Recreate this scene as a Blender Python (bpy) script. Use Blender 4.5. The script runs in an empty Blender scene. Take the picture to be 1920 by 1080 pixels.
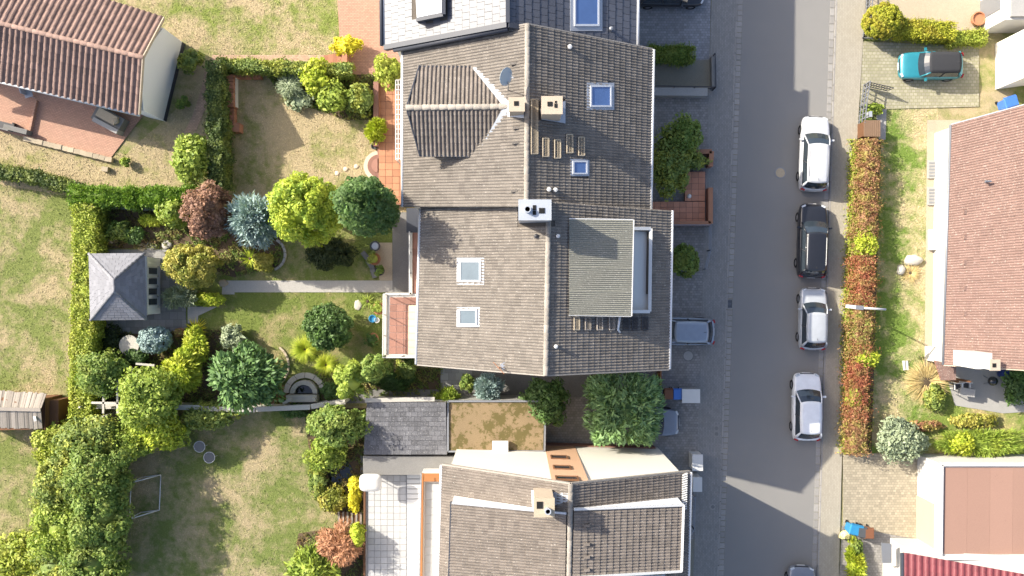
import bpy, math, random
import numpy as np
from mathutils import Vector, Matrix

# ------------------------------------------------------------------ camera, sky, sun, exposure
H = 54.0            # height of the drone above the street (m)
S = 29.5            # photo pixels per metre on the ground straight below
sc = bpy.context.scene
cam_d = bpy.data.cameras.new('camera'); cam = bpy.data.objects.new('camera', cam_d)
sc.collection.objects.link(cam); sc.camera = cam
cam.location = (0, 0, H); cam.rotation_euler = (0, 0, 0)
cam_d.sensor_width = 36.0; cam_d.lens = 36.0 * H * S / 1920.0
cam_d.clip_start = 0.5; cam_d.clip_end = 2000
SUN_EL = math.radians(32.5); SUN_AZ = math.radians(-62.5)
world = bpy.data.worlds.new('World'); sc.world = world; world.use_nodes = True
wn = world.node_tree.nodes; wl = world.node_tree.links
sky = wn.new('ShaderNodeTexSky'); sky.sky_type = 'NISHITA'; sky.sun_disc = False
sky.sun_elevation = SUN_EL; sky.sun_rotation = SUN_AZ
sky.air_density = 0.75; sky.dust_density = 3.0; sky.ozone_density = 1.0
wn['Background'].inputs['Strength'].default_value = 0.15
wl.new(sky.outputs[0], wn['Background'].inputs['Color'])
sun_d = bpy.data.lights.new('sun', 'SUN'); sun_d.energy = 4.3; sun_d.angle = math.radians(0.5)
sun_d.color = (1.0, 0.93, 0.80)
sun = bpy.data.objects.new('sun', sun_d); sc.collection.objects.link(sun)
to_sun = Vector((math.sin(SUN_AZ)*math.cos(SUN_EL), math.cos(SUN_AZ)*math.cos(SUN_EL), math.sin(SUN_EL)))
sun.rotation_euler = (-to_sun).to_track_quat('-Z', 'Y').to_euler(); sun.location = to_sun * 100
sc.view_settings.view_transform = 'Standard'; sc.view_settings.look = 'None'
sc.view_settings.exposure = 1.02; sc.view_settings.gamma = 1.0

# ------------------------------------------------------------------ helpers
rnd = random.Random(7); rng = np.random.default_rng(11)
COL = sc.collection
ORG = {}
def W(px, py, z=0.0):
    k = (1 - z / H) / S
    return Vector(((px - 960) * k, (540 - py) * k, z))
def PX(P):
    k = S / (1 - P[2] / H)
    return (960 + P[0] * k, 540 - P[1] * k)
def inside(x, y, poly):
    r = False; n = len(poly); j = n - 1
    for i in range(n):
        xi, yi = poly[i]; xj, yj = poly[j]
        if (yi > y) != (yj > y) and x < (xj - xi) * (y - yi) / (yj - yi) + xi: r = not r
        j = i
    return r
def inside_np(x, y, poly):
    r = np.zeros(len(x), bool); n = len(poly); j = n - 1
    for i in range(n):
        xi, yi = poly[i]; xj, yj = poly[j]
        if yi != yj:
            c = ((yi > y) != (yj > y)) & (x < (xj - xi) * (y - yi) / (yj - yi) + xi); r ^= c
        j = i
    return r
def tag(o, label=None, cat=None, group=None, kind=None):
    if label: o['label'] = label
    if cat: o['category'] = cat
    if group: o['group'] = group
    if kind: o['kind'] = kind
    return o
def thing(name, label, cat, loc=(0, 0, 0), rotz=0.0, group=None):
    o = bpy.data.objects.new(name, None); COL.objects.link(o)
    o.location = loc; o.rotation_euler = (0, 0, rotz); o.empty_display_size = .3
    ORG[o] = Vector(loc) if rotz == 0 else Vector((0, 0, 0))
    return tag(o, label, cat, group)
def link(name, me, mat, parent=None, org=None):
    o = bpy.data.objects.new(name, me); COL.objects.link(o)
    if mat is not None and not me.materials: me.materials.append(mat)
    if parent is not None:
        o.parent = parent; ORG[o] = ORG[parent]
    else: ORG[o] = Vector((0, 0, 0)) if org is None else org
    return o
def raw(name, v, f, mat, parent=None, smooth=False):
    """world-space verts -> one mesh object (relative to its thing)"""
    me = bpy.data.meshes.new(name)
    og = ORG[parent] if parent is not None else Vector((0, 0, 0))
    me.from_pydata([(p[0]-og[0], p[1]-og[1], p[2]-og[2]) for p in v], [], f); me.update()
    if smooth: me.polygons.foreach_set('use_smooth', [True]*len(me.polygons))
    return link(name, me, mat, parent)
class MB:
    def __init__(s): s.v = []; s.f = []
    def add(s, v, f):
        b = len(s.v); s.v += [tuple(p) for p in v]; s.f += [tuple(i+b for i in q) for q in f]; return s
    def box(s, c, d, rz=0.0):
        cs, sn = math.cos(rz), math.sin(rz); v = []
        for dz in (-.5, .5):
            for dx, dy in ((-.5, -.5), (.5, -.5), (.5, .5), (-.5, .5)):
                x, y = dx*d[0], dy*d[1]
                v.append((c[0]+x*cs-y*sn, c[1]+x*sn+y*cs, c[2]+dz*d[2]))
        return s.add(v, [(3, 2, 1, 0), (4, 5, 6, 7), (0, 1, 5, 4), (1, 2, 6, 5), (2, 3, 7, 6), (3, 0, 4, 7)])
    def prism(s, bot, top):
        n = len(bot); f = [tuple(range(n-1, -1, -1)), tuple(range(n, 2*n))]
        f += [(i, (i+1) % n, n+(i+1) % n, n+i) for i in range(n)]
        return s.add(list(bot)+list(top), f)
    def slab(s, pts, th):      # polygon extruded down by th
        return s.prism([(p[0], p[1], p[2]-th) for p in pts], pts)
    def tube(s, pts, rad, n=8, cap=True):
        pts = [Vector(p) for p in pts]; k = len(pts)
        if not hasattr(rad, '__len__'): rad = [rad]*k
        v = []; f = []
        for i, p in enumerate(pts):
            d = (pts[min(i+1, k-1)] - pts[max(i-1, 0)]).normalized()
            a = d.orthogonal().normalized() if abs(d.z) < .99 else Vector((1, 0, 0))
            if abs(d.z) < .99: a = d.cross(Vector((0, 0, 1))).normalized()
            b = d.cross(a)
            for j in range(n):
                t = 2*math.pi*j/n; v.append(p + (a*math.cos(t)+b*math.sin(t))*rad[i])
        for i in range(k-1):
            for j in range(n): f.append((i*n+j, i*n+(j+1) % n, (i+1)*n+(j+1) % n, (i+1)*n+j))
        if cap: f += [tuple(range(n-1, -1, -1)), tuple(range((k-1)*n, k*n))]
        return s.add(v, f)
    def lathe(s, c, prof, n=20):     # prof: (r,z)
        v = []; f = []; k = len(prof)
        for r, z in prof:
            for j in range(n):
                t = 2*math.pi*j/n; v.append((c[0]+r*math.cos(t), c[1]+r*math.sin(t), c[2]+z))
        for i in range(k-1):
            for j in range(n): f.append((i*n+j, i*n+(j+1) % n, (i+1)*n+(j+1) % n, (i+1)*n+j))
        if prof[0][0] > 1e-4: f.append(tuple(range(n-1, -1, -1)))
        if prof[-1][0] > 1e-4: f.append(tuple(range((k-1)*n, k*n)))
        return s.add(v, f)
    def bar(s, a, b, w, h):          # rectangular bar between points
        a, b = Vector(a), Vector(b); d = (b-a).normalized()
        sd = d.cross(Vector((0, 0, 1)))
        sd = sd.normalized() if sd.length > 1e-3 else Vector((1, 0, 0))
        up = sd.cross(d)
        q = [(-.5, -.5), (.5, -.5), (.5, .5), (-.5, .5)]
        return s.prism([a+sd*x*w+up*y*h for x, y in q], [b+sd*x*w+up*y*h for x, y in q])
    def build(s, name, mat, parent=None, smooth=False):
        return raw(name, s.v, s.f, mat, parent, smooth)

# ------------------------------------------------------------------ materials
def nodes(name):
    m = bpy.data.materials.new(name); m.use_nodes = True
    nt = m.node_tree; return m, nt, nt.nodes, nt.links, nt.nodes['Principled BSDF']
def rgba(c): return (c[0], c[1], c[2], 1)
def noise(nt, co, scale, detail=4, rough=.6, dist=0.0):
    n = nt.nodes.new('ShaderNodeTexNoise'); n.inputs['Scale'].default_value = scale
    n.inputs['Detail'].default_value = detail; n.inputs['Roughness'].default_value = rough
    n.inputs['Distortion'].default_value = dist
    nt.links.new(co, n.inputs['Vector']); return n.outputs['Fac']
def ramp(nt, fac, stops):
    r = nt.nodes.new('ShaderNodeValToRGB'); e = r.color_ramp.elements
    while len(e) < len(stops): e.new(.5)
    for i, (p, c) in enumerate(stops): e[i].position = p; e[i].color = rgba(c) if hasattr(c, '__len__') else (c, c, c, 1)
    nt.links.new(fac, r.inputs['Fac']); return r.outputs['Color']
def mix(nt, fac, a, b, mode='MIX'):
    m = nt.nodes.new('ShaderNodeMix'); m.data_type = 'RGBA'; m.blend_type = mode
    for k, x in ((0, fac), (6, a), (7, b)):
        if hasattr(x, 'is_linked'): nt.links.new(x, m.inputs[k])
        elif k == 0: m.inputs[0].default_value = x
        else: m.inputs[k].default_value = rgba(x)
    return m.outputs[2]
def math_n(nt, op, a, b=None, clamp=False):
    m = nt.nodes.new('ShaderNodeMath'); m.operation = op; m.use_clamp = clamp
    for i, x in enumerate((a, b)):
        if x is None: continue
        if hasattr(x, 'is_linked'): nt.links.new(x, m.inputs[i])
        else: m.inputs[i].default_value = x
    return m.outputs[0]
def bump(nt, bs, h, strength, dist=.02):
    b = nt.nodes.new('ShaderNodeBump'); b.inputs['Strength'].default_value = strength; b.inputs['Distance'].default_value = dist
    nt.links.new(h, b.inputs['Height']); nt.links.new(b.outputs['Normal'], bs.inputs['Normal'])
def pos(nt): return nt.nodes.new('ShaderNodeNewGeometry').outputs['Position']
def rand(nt):   # one random per piece: joined or single
    g = nt.nodes.new('ShaderNodeNewGeometry').outputs['Random Per Island']
    o = nt.nodes.new('ShaderNodeObjectInfo').outputs['Random']
    return math_n(nt, 'FRACT', math_n(nt, 'ADD', g, o))
def sc3(c, k): return tuple(min(1, x*k) for x in c)
def mat(name, c, rough=.8, var=.18, scale=2.5, bmp=.3, bscale=45, spec=.3, metal=0.0, piece=0.0, spots=None, spot_amt=.62, coat=0.0, fine=True, spot_scale=11):
    m, nt, n, l, bs = nodes(name); co = pos(nt)
    col = mix(nt, noise(nt, co, scale), sc3(c, 1-var), sc3(c, 1+var))
    if fine: col = mix(nt, .55, col, mix(nt, ramp(nt, noise(nt, co, 28, 5), [(.3, 0.0), (.7, 1.0)]), sc3(c, 1-var*1.6), sc3(c, 1+var*1.3)))
    if piece: col = mix(nt, rand(nt), mix(nt, 1.0, col, (1-piece,)*3, 'MULTIPLY'), mix(nt, 1.0, col, (1+piece,)*3, 'MULTIPLY'))
    if spots: col = mix(nt, ramp(nt, noise(nt, co, spot_scale, 6, .78), [(spot_amt, 0.0), (spot_amt+.05, .85)]), col, spots)
    l.new(col, bs.inputs['Base Color']); bs.inputs['Roughness'].default_value = rough
    bs.inputs['Specular IOR Level'].default_value = spec; bs.inputs['Metallic'].default_value = metal
    bs.inputs['Coat Weight'].default_value = coat; bs.inputs['Coat Roughness'].default_value = .06
    if bmp: bump(nt, bs, noise(nt, co, bscale, 5, .7), bmp, .02)
    return m
def pavers(name, c, bw=.2, bh=.1, rot=0.0, mortar=None, dirt=(.10, .09, .07), msize=.008, var=.18, dirt_at=.62):
    m, nt, n, l, bs = nodes(name)
    mp = n.new('ShaderNodeMapping'); mp.inputs['Rotation'].default_value = (0, 0, rot); l.new(pos(nt), mp.inputs['Vector'])
    b = n.new('ShaderNodeTexBrick'); l.new(mp.outputs[0], b.inputs['Vector'])
    b.inputs['Scale'].default_value = 1; b.inputs['Brick Width'].default_value = bw; b.inputs['Row Height'].default_value = bh
    b.inputs['Mortar Size'].default_value = msize; b.inputs['Mortar Smooth'].default_value = .3
    b.inputs['Color1'].default_value = rgba(sc3(c, 1-var)); b.inputs['Color2'].default_value = rgba(sc3(c, 1+var))
    b.inputs['Mortar'].default_value = rgba(mortar or sc3(c, .5))
    co = pos(nt)
    col = mix(nt, ramp(nt, noise(nt, co, .9, 6, .7), [(dirt_at-.2, 0.0), (dirt_at+.2, .55)]), b.outputs['Color'], dirt)
    col = mix(nt, noise(nt, co, 25, 4), mix(nt, 1.0, col, (.8, .8, .8), 'MULTIPLY'), mix(nt, 1.0, col, (1.2, 1.2, 1.2), 'MULTIPLY'))
    l.new(col, bs.inputs['Base Color']); bs.inputs['Roughness'].default_value = .88; bs.inputs['Specular IOR Level'].default_value = .25
    bump(nt, bs, math_n(nt, 'ADD', math_n(nt, 'MULTIPLY', b.outputs['Fac'], -1.0), math_n(nt, 'MULTIPLY', noise(nt, co, 60), .5)), .5, .01)
    return m
def lawn_color(nt, dry, green, amt, scale=.32):
    co = pos(nt)
    a = noise(nt, co, scale, 5, .62, .4); b = noise(nt, co, 1.9, 4, .65)
    f = math_n(nt, 'ADD', math_n(nt, 'MULTIPLY', a, .68), math_n(nt, 'MULTIPLY', b, .32))
    f = ramp(nt, f, [(max(0, amt-.075), 0.0), (amt+.075, 1.0)])       # amt high -> more green
    base = mix(nt, f, green, dry)
    soil = ramp(nt, noise(nt, co, .75, 6, .7), [(.66, 0.0), (.8, .55)])
    return mix(nt, soil, base, (.17, .125, .065))
def lawn_mat(name, dry, green, amt):
    m, nt, n, l, bs = nodes(name); co = pos(nt)
    col = lawn_color(nt, dry, green, amt)
    col = mix(nt, ramp(nt, noise(nt, co, 16, 6, .75), [(.35, 0.0), (.68, 1.0)]), mix(nt, 1.0, col, (.8, .82, .78), 'MULTIPLY'), mix(nt, 1.0, col, (1.14, 1.13, 1.1), 'MULTIPLY'))
    l.new(col, bs.inputs['Base Color']); bs.inputs['Roughness'].default_value = .95; bs.inputs['Specular IOR Level'].default_value = .1
    bump(nt, bs, noise(nt, co, 22, 6, .75), .8, .06)
    return m
def blade_mat(name, dry, green, amt):
    m, nt, n, l, bs = nodes(name)
    col = lawn_color(nt, sc3(dry, 1.1), sc3(green, 1.1), amt); r = rand(nt)
    col = mix(nt, r, mix(nt, 1.0, col, (.8, .84, .8), 'MULTIPLY'), mix(nt, 1.0, col, (1.2, 1.18, 1.15), 'MULTIPLY'))
    l.new(col, bs.inputs['Base Color']); bs.inputs['Roughness'].default_value = .8; bs.inputs['Specular IOR Level'].default_value = .15
    return m
def leaf(name, c1, c2, c3=None, trans=.22, rough=.55, patch=1.2):
    """foliage: c1..c2 random per leaf, c3 in drifting patches"""
    m, nt, n, l, bs = nodes(name); r = rand(nt); co = pos(nt)
    c1, c2 = sc3(c1, 1.42), sc3(c2, 1.42); c3 = sc3(c3, 1.42) if c3 else None
    col = mix(nt, r, c1, c2)
    if c3: col = mix(nt, ramp(nt, noise(nt, co, patch, 3), [(.46, 0.0), (.6, 1.0)]), col, mix(nt, r, sc3(c3, .75), sc3(c3, 1.25)))
    l.new(col, bs.inputs['Base Color']); bs.inputs['Roughness'].default_value = rough; bs.inputs['Specular IOR Level'].default_value = .3
    t = n.new('ShaderNodeBsdfTranslucent'); l.new(mix(nt, 1.0, col, (1.2, 1.25, .6), 'MULTIPLY'), t.inputs['Color'])
    ms = n.new('ShaderNodeMixShader'); ms.inputs[0].default_value = trans
    l.new(bs.outputs[0], ms.inputs[1]); l.new(t.outputs[0], ms.inputs[2]); l.new(ms.outputs[0], n['Material Output'].inputs['Surface'])
    return m
def glass_mat(name, c, rough=.05, spec=.6):
    m, nt, n, l, bs = nodes(name)
    l.new(mix(nt, noise(nt, pos(nt), 1.5), sc3(c, .8), sc3(c, 1.2)), bs.inputs['Base Color'])
    bs.inputs['Roughness'].default_value = rough; bs.inputs['Specular IOR Level'].default_value = spec
    bs.inputs['Coat Weight'].default_value = .5; bs.inputs['Coat Roughness'].default_value = .02
    return m
def paint(name, c, metal=.0):
    m, nt, n, l, bs = nodes(name)
    col = mix(nt, ramp(nt, noise(nt, pos(nt), 3, 5), [(.35, 0.0), (.75, 1.0)]), sc3(c, .93), sc3(c, 1.05)); l.new(col, bs.inputs['Base Color'])
    bs.inputs['Roughness'].default_value = .33; bs.inputs['Metallic'].default_value = metal
    bs.inputs['Coat Weight'].default_value = .6; bs.inputs['Coat Roughness'].default_value = .08
    return m
MT = {}
MT['asphalt'] = mat('asphalt', (.245, .236, .222), .9, .17, .25, .5, 90, .2, spots=(.205, .198, .188), spot_amt=.66, spot_scale=2.2)
MT['pavement_dark'] = pavers('pavement_slabs', (.27, .26, .245), .2, .1, math.pi/2, mortar=(.185, .18, .17), dirt=(.21, .20, .18), var=.1)
MT['pavement_light'] = pavers('pavement_light', (.37, .335, .27), .2, .1, math.pi/2, mortar=(.30, .27, .215), dirt=(.31, .28, .22), var=.07)
MT['drive_dark'] = pavers('drive_pavers', (.27, .258, .245), .2, .16, 0, dirt=(.20, .18, .15))
MT['drive_blue'] = pavers('drive_pavers_blue', (.27, .275, .29), .2, .16, 0, dirt=(.2, .19, .18))
MT['drive_beige'] = pavers('drive_beige', (.36, .315, .235), .2, .16, 0, dirt=(.30, .265, .195))
MT['washed'] = mat('washed_concrete', (.24, .225, .18), .95, .2, 3, .8, 60, .2, spots=(.34, .31, .25), spot_amt=.64)
MT['kerb'] = mat('kerb_concrete', (.30, .285, .265), .9, .18, 1.5, .3, 40, .2, piece=.12)
MT['gravel'] = mat('gravel', (.42, .40, .37), .95, .18, 3, .9, 55, .2)
MT['gravel_beige'] = mat('gravel_beige', (.44, .37, .27), .95, .2, 3, .8, 55, .2)
MT['soil'] = mat('soil', (.13, .095, .062), .98, .4, 2.5, 1.0, 20, .1, spots=(.20, .13, .06), spot_amt=.6)
MT['redpave'] = pavers('red_pavers', (.46, .27, .195), .2, .1, .24, dirt=(.42, .28, .2), var=.1)
MT['redpave2'] = pavers('red_pavers_aligned', (.44, .25, .18), .2, .1, 0, dirt=(.38, .24, .17), var=.12)
MT['pathbrick'] = pavers('path_brick', (.47, .32, .225), .2, .1, 0, dirt=(.38, .28, .18), var=.15)
MT['terra'] = mat('terracotta_tile', (.40, .185, .10), .6, .1, 1.5, .12, 40, .4, piece=.16)
MT['terra_dull'] = mat('terracotta_dull', (.28, .145, .11), .7, .15, 2, .12, 40, .3, piece=.18)
MT['cream_tile'] = mat('cream_tile', (.62, .50, .38), .65, .08, 2, .1, 40, .3, piece=.08)
MT['white_tile'] = mat('white_tile', (.43, .43, .425), .6, .08, 2, .1, 40, .3, piece=.10)
MT['grout'] = mat('grout', (.16, .15, .14), .95, .2, 4, .2)
MT['grout_red'] = mat('grout_red', (.30, .18, .12), .95, .2, 4, .2)
MT['wall_cream'] = mat('render_cream', (.72, .69, .62), .9, .05, .6, .15, 60, .2)
MT['wall_white'] = mat('render_white', (.62, .60, .56), .9, .05, .6, .15, 60, .2)
MT['wall_peach'] = mat('render_peach', (.58, .37, .24), .9, .06, .8, .15, 60, .2)
MT['wall_grey'] = mat('render_grey', (.74, .75, .76), .9, .06, .6, .15, 60, .2)
MT['tile_A'] = mat('roof_tile_grey_brown', (.185, .163, .140), .85, .34, .7, .5, 30, .3, piece=.15, spots=(.52, .49, .44), spot_amt=.59)
MT['tile_B'] = mat('roof_tile_weathered', (.176, .156, .135), .85, .34, .7, .5, 30, .3, piece=.15, spots=(.52, .49, .44), spot_amt=.60)
MT['tile_D'] = mat('roof_tile_taupe', (.178, .152, .130), .85, .34, .7, .5, 30, .3, piece=.15, spots=(.52, .49, .44), spot_amt=.595)
MT['tile_E'] = mat('roof_tile_brown', (.225, .145, .12), .82, .16, .7, .4, 30, .3, piece=.09, spots=(.50, .42, .36), spot_amt=.575)
MT['tile_I'] = mat('roof_tile_reddish', (.225, .150, .125), .8, .22, 1.0, .4, 30, .3, piece=.18, spots=(.34, .19, .13), spot_amt=.6)
MT['tile_H'] = mat('roof_tile_wine', (.19, .045, .052), .6, .1, 1.2, .2, 30, .5, piece=.1)
MT['slate_dark'] = mat('slate_blue_black', (.085, .09, .11), .46, .10, 2, .04, 40, .5, piece=.10)
MT['slate_grey'] = mat('slate_grey', (.20, .203, .225), .7, .12, 2, .2, 40, .4, piece=.14)
MT['slate_old'] = mat('slate_old', (.125, .125, .135), .75, .3, 1.2, .4, 30, .35, piece=.25, spots=(.30, .30, .30), spot_amt=.57)
MT['deck'] = mat('roof_deck', (.10, .085, .07), .9)
MT['ridge'] = mat('ridge_mortar', (.27, .245, .215), .85, .25, 4, .5, 30, .3, piece=.15, spots=(.5, .48, .44), spot_amt=.6)
MT['zinc'] = mat('zinc_sheet', (.47, .50, .54), .42, .08, 2, .08, 20, .5, metal=.35)
MT['lead'] = mat('lead_sheet', (.36, .38, .42), .5, .12, 3, .1, 20, .5, metal=.3)
MT['gutter'] = mat('gutter_zinc', (.62, .63, .65), .45, .06, 2, .05, 20, .5, metal=.15)
MT['fascia_dark'] = mat('fascia_anthracite', (.055, .06, .075), .5, .1, 2, .05)
MT['white_metal'] = mat('white_lacquer', (.58, .58, .57), .45, .04, 2, .05)
MT['grey_metal'] = mat('grey_metal', (.26, .27, .29), .5, .1, 3, .05, metal=.4)
MT['dark_metal'] = mat('dark_metal', (.05, .05, .055), .5, .1, 3, .05)
MT['mortar_sand'] = mat('sand_render', (.46, .38, .29), .9, .15, 3, .5, 40, .2)
MT['concrete'] = mat('concrete', (.36, .35, .33), .9, .15, 2, .4, 40, .2)
MT['concrete_dark'] = mat('concrete_dark', (.20, .195, .185), .92, .22, 2, .4, 40, .2, spots=(.3, .3, .29))
MT['stone'] = mat('sandstone', (.43, .36, .26), .9, .2, 3, .6, 30, .2, piece=.15)
MT['stone_pale'] = mat('pale_stone', (.47, .445, .395), .85, .14, 3, .4, 30, .2, piece=.08)
MT['eternit'] = mat('fibre_cement', (.215, .212, .18), .9, .3, 1.0, .5, 40, .2, spots=(.40, .40, .36), spot_amt=.57)
MT['moss_gravel'] = mat('moss_gravel', (.25, .185, .11), .97, .45, .6, 1.0, 25, .1, spots=(.105, .09, .032), spot_amt=.5, spot_scale=1.3)
MT['wood_grey'] = mat('weathered_boards', (.33, .29, .245), .9, .2, 5, .4, 40, .2, piece=.28)
MT['wood_brown'] = mat('brown_boards', (.17, .085, .045), .8, .2, 5, .3, 40, .2, piece=.25)
MT['wood_orange'] = mat('orange_timber', (.33, .14, .05), .6, .15, 3, .2, 40, .3)
MT['flat_brown'] = mat('brown_membrane', (.32, .195, .148), .85, .10, .35, .12, 60, .2, piece=.04, spots=(.22, .135, .105), spot_amt=.64, spot_scale=1.1)
MT['black'] = mat('soot_black', (.012, .012, .012), .9, .1)
MT['bark'] = mat('bark', (.10, .075, .05), .95, .3, 4, .6, 25, .1)
MT['glass_dark'] = glass_mat('glass_dark', (.03, .04, .05))
MT['glass_blue'] = glass_mat('glass_blue', (.09, .16, .34), .06, .8)
MT['glass_pale'] = glass_mat('glass_pale', (.11, .145, .17), .04, .3)
MT['tyre'] = mat('tyre', (.02, .02, .021), .85, .1)
MT['rim'] = mat('rim', (.35, .35, .37), .35, .05, 2, 0, metal=.7)
MT['plastic_blue'] = mat('plastic_blue', (.06, .18, .55), .45, .08, 2, .05, spec=.5)
MT['plastic_cyan'] = mat('plastic_cyan', (.03, .22, .42), .45, .08, 2, .05, spec=.5)
MT['plastic_brown'] = mat('plastic_brown', (.20, .085, .045), .5, .08, 2, .05)
MT['plastic_grey'] = mat('plastic_grey', (.08, .085, .09), .5, .08, 2, .05)
MT['plastic_white'] = mat('plastic_white', (.64, .63, .60), .5, .03, 2, .03)
MT['bag_yellow'] = mat('bag_yellow', (.72, .66, .32), .5, .1, 6, .3, 15)
MT['clay'] = mat('clay_pot', (.42, .19, .10), .75, .12, 4, .2)
MT['water'] = glass_mat('pond_water', (.008, .010, .012), .04, .5)
MT['tail'] = glass_mat('tail_lamp', (.35, .012, .01), .15)
MT['lamp'] = glass_mat('head_lamp', (.55, .58, .6), .12)
DRY = (.43, .345, .215); GRN = (.195, .225, .068)
# ------------------------------------------------------------------ ground, lawns, paving, road
def sheet(name, pts, z, m, kind='structure', label=None, cat=None, parent=None):
    v = [W(x, y, 0) for x, y in pts]; v = [(p[0], p[1], z) for p in v]
    o = raw(name, v, [tuple(range(len(v)))], m, parent)
    if o.data.polygons[0].normal.z < 0:
        o.data.flip_normals()
    return tag(o, label, cat, None, kind)
sheet('ground', [(-9000, -9000), (11000, -9000), (11000, 9000), (-9000, 9000)], -.02, lawn_mat('field_grass', DRY, GRN, .5))
LAWNS = [  # polygon in photo pixels at ground level, dry colour, green colour, greenness, tufts per m2
 ([(-60, -40), (660, -40), (640, 108), (400, 106), (300, 60), (180, -10)], DRY, (.21, .25, .065), .47, 70),
 ([(-60, 230), (80, 250), (235, 290), (330, 205), (400, 130), (412, 360), (130, 372), (-60, 340)], DRY, (.23, .25, .07), .42, 60),
 ([(-60, 335), (140, 370), (150, 800), (100, 1120), (-60, 1120)], (.41, .33, .20), (.19, .22, .068), .53, 60),
 ([(400, 105), (760, 140), (760, 420), (400, 400)], DRY, (.19, .22, .06), .44, 60),
 ([(300, 380), (740, 400), (740, 760), (180, 770), (180, 400)], (.36, .30, .16), (.17, .21, .055), .55, 70),
 ([(130, 762), (700, 762), (690, 1120), (90, 1120)], (.40, .325, .20), (.17, .205, .062), .505, 70),
 ([(1575, 160), (1760, 200), (1755, 870), (1570, 870)], (.50, .41, .25), (.16, .235, .05), .515, 90),
 ([(1755, 690), (1960, 690), (1960, 870), (1700, 870)], (.48, .39, .2), (.2, .26, .06), .52, 60),
]
PAVED = []      # no tufts on these
def paved(name, pts, z, m, **k):
    PAVED.append(pts); return sheet(name, pts, z, m, **k)
for i, (poly, d, g, a, den) in enumerate(LAWNS):
    sheet('lawn', poly, -.012 + .001*i, lawn_mat('lawn_turf', d, g, a))
# road: leans slightly, as the street does
def rl(y): return 1393 - .0333*y      # left asphalt edge
def rr(y): return 1557 - .0324*y      # right asphalt edge
Y0, Y1 = -1500, 2400
road = paved('road', [(rl(Y0), Y0), (rr(Y0), Y0), (rr(Y1), Y1), (rl(Y1), Y1)], .0, MT['asphalt'])
def strip(fl, fr, y0, y1): return [(fl(y0), y0), (fr(y0), y0), (fr(y1), y1), (fl(y1), y1)]
def pieces(parent, name, m, fl, fr, y0, y1, step, z, th, gap=.02):
    """a row of kerb stones between two slanted lines; every stone an object"""
    base = None; n = int((y1-y0)/step)
    for i in range(n):
        ya = y0 + i*step; yb = ya + step
        a, b, c, d = W(fl(ya), ya), W(fr(ya), ya), W(fr(yb), yb), W(fl(yb), yb)
        ce = (a+b+c+d)/4
        if base is None:
            mb = MB(); w = (b-a).length/2 - .004; h = (a-d).length/2 - gap/2; e = .012
            mb.prism([(-w, -h, -th), (w, -h, -th), (w, h, -th), (-w, h, -th)], [(-w, -h, -e), (w, -h, -e), (w, h, -e), (-w, h, -e)])
            mb.prism([(-w, -h, -e), (w, -h, -e), (w, h, -e), (-w, h, -e)], [(-w+e, -h+e, 0), (w-e, -h+e, 0), (w-e, h-e, 0), (-w+e, h-e, 0)])
            base = bpy.data.meshes.new(name); base.from_pydata(mb.v, [], mb.f); base.materials.append(m)
            rz = math.atan2((a-d).x, (a-d).y)
        o = bpy.data.objects.new(name, base); COL.objects.link(o); o.parent = parent
        o.location = (ce.x, ce.y, z + rnd.uniform(-.004, .004)); o.rotation_euler = (rnd.uniform(-.008, .008), rnd.uniform(-.01, .01), -rz)
pieces(road, 'gutter_stone', MT['kerb'], lambda y: rl(y)-9.5, rl, -12, 1092, 10.4, .012, .1)
pieces(road, 'gutter_stone', MT['kerb'], rr, lambda y: rr(y)+9, -15, 1100, 15, .012, .1)
pave_l = paved('pavement', [(rl(Y0)-62, Y0), (rl(Y0)-12.5, Y0), (rl(Y1)-12.5, Y1), (rl(Y1)-55, Y1)], .06, MT['pavement_dark'])
pieces(pave_l, 'kerb_stone', MT['kerb'], lambda y: rl(y)-13, lambda y: rl(y)-9.6, -20, 1100, 30, .068, .16)
pave_r = paved('pavement', [(rr(Y0)+12, Y0), (rr(Y0)+68, Y0), (1622, 0), (1586, 600), (1578, 850), (rr(Y1)+60, Y1), (rr(Y1)+12, Y1)], .07, MT['pavement_light'])
pieces(pave_r, 'kerb_stone', MT['kerb'], lambda y: rr(y)+9.1, lambda y: rr(y)+12.5, -20, 1100, 30, .078, .16)
# forecourts on the left of the street
paved('driveway', [(1150, -60), (1334, -60), (1330, 112), (1150, 112)], .05, MT['drive_blue'])
paved('driveway', [(1150, 112.2), (1330, 112.2), (1327, 440), (1150, 440)], .05, MT['drive_dark'])
paved('driveway', [(1150, 440.2), (1327, 440.2), (1308, 1010), (1150, 1010)], .05, MT['drive_dark'])
paved('driveway', [(1000, 745), (1149.8, 745), (1149.8, 840), (1000, 840)], .046, MT['drive_dark'])
paved('driveway', [(1150, 1010.2), (1308, 1010.2), (1300, 1200), (1150, 1200)], .05, MT['washed'])
# right side of the street
paved('driveway', [(1622, -60), (1850, -60), (1845, 60), (1620, 60)], .05, MT['gravel_beige'])
paved('parking_space', [(1617, 78), (1835, 88), (1835, 200), (1662, 205), (1612, 200)], .05, pavers('grass_paver', (.36, .33, .26), .25, .2, 0, mortar=(.24, .23, .13), dirt=(.27, .26, .15), msize=.02, dirt_at=.5))
paved('driveway', [(1580, 850), (1716, 850), (1718, 1010), (1580, 985)], .05, MT['drive_beige'])
paved('driveway', [(1716.3, 850), (1775, 850), (1775, 1010), (1718.3, 1010)], .046, MT['drive_beige'])
paved('driveway', [(1578, 985.3), (1718, 1010.3), (1718, 1110), (1572, 1110)], .044, MT['drive_dark'])
paved('path', [(1738, 225), (1800, 225), (1800, 690), (1733, 690)], .02, MT['gravel_beige'])
paved('path', [(1641, 205), (1662, 205), (1660, 262), (1648, 262)], .03, MT['concrete'])
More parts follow.
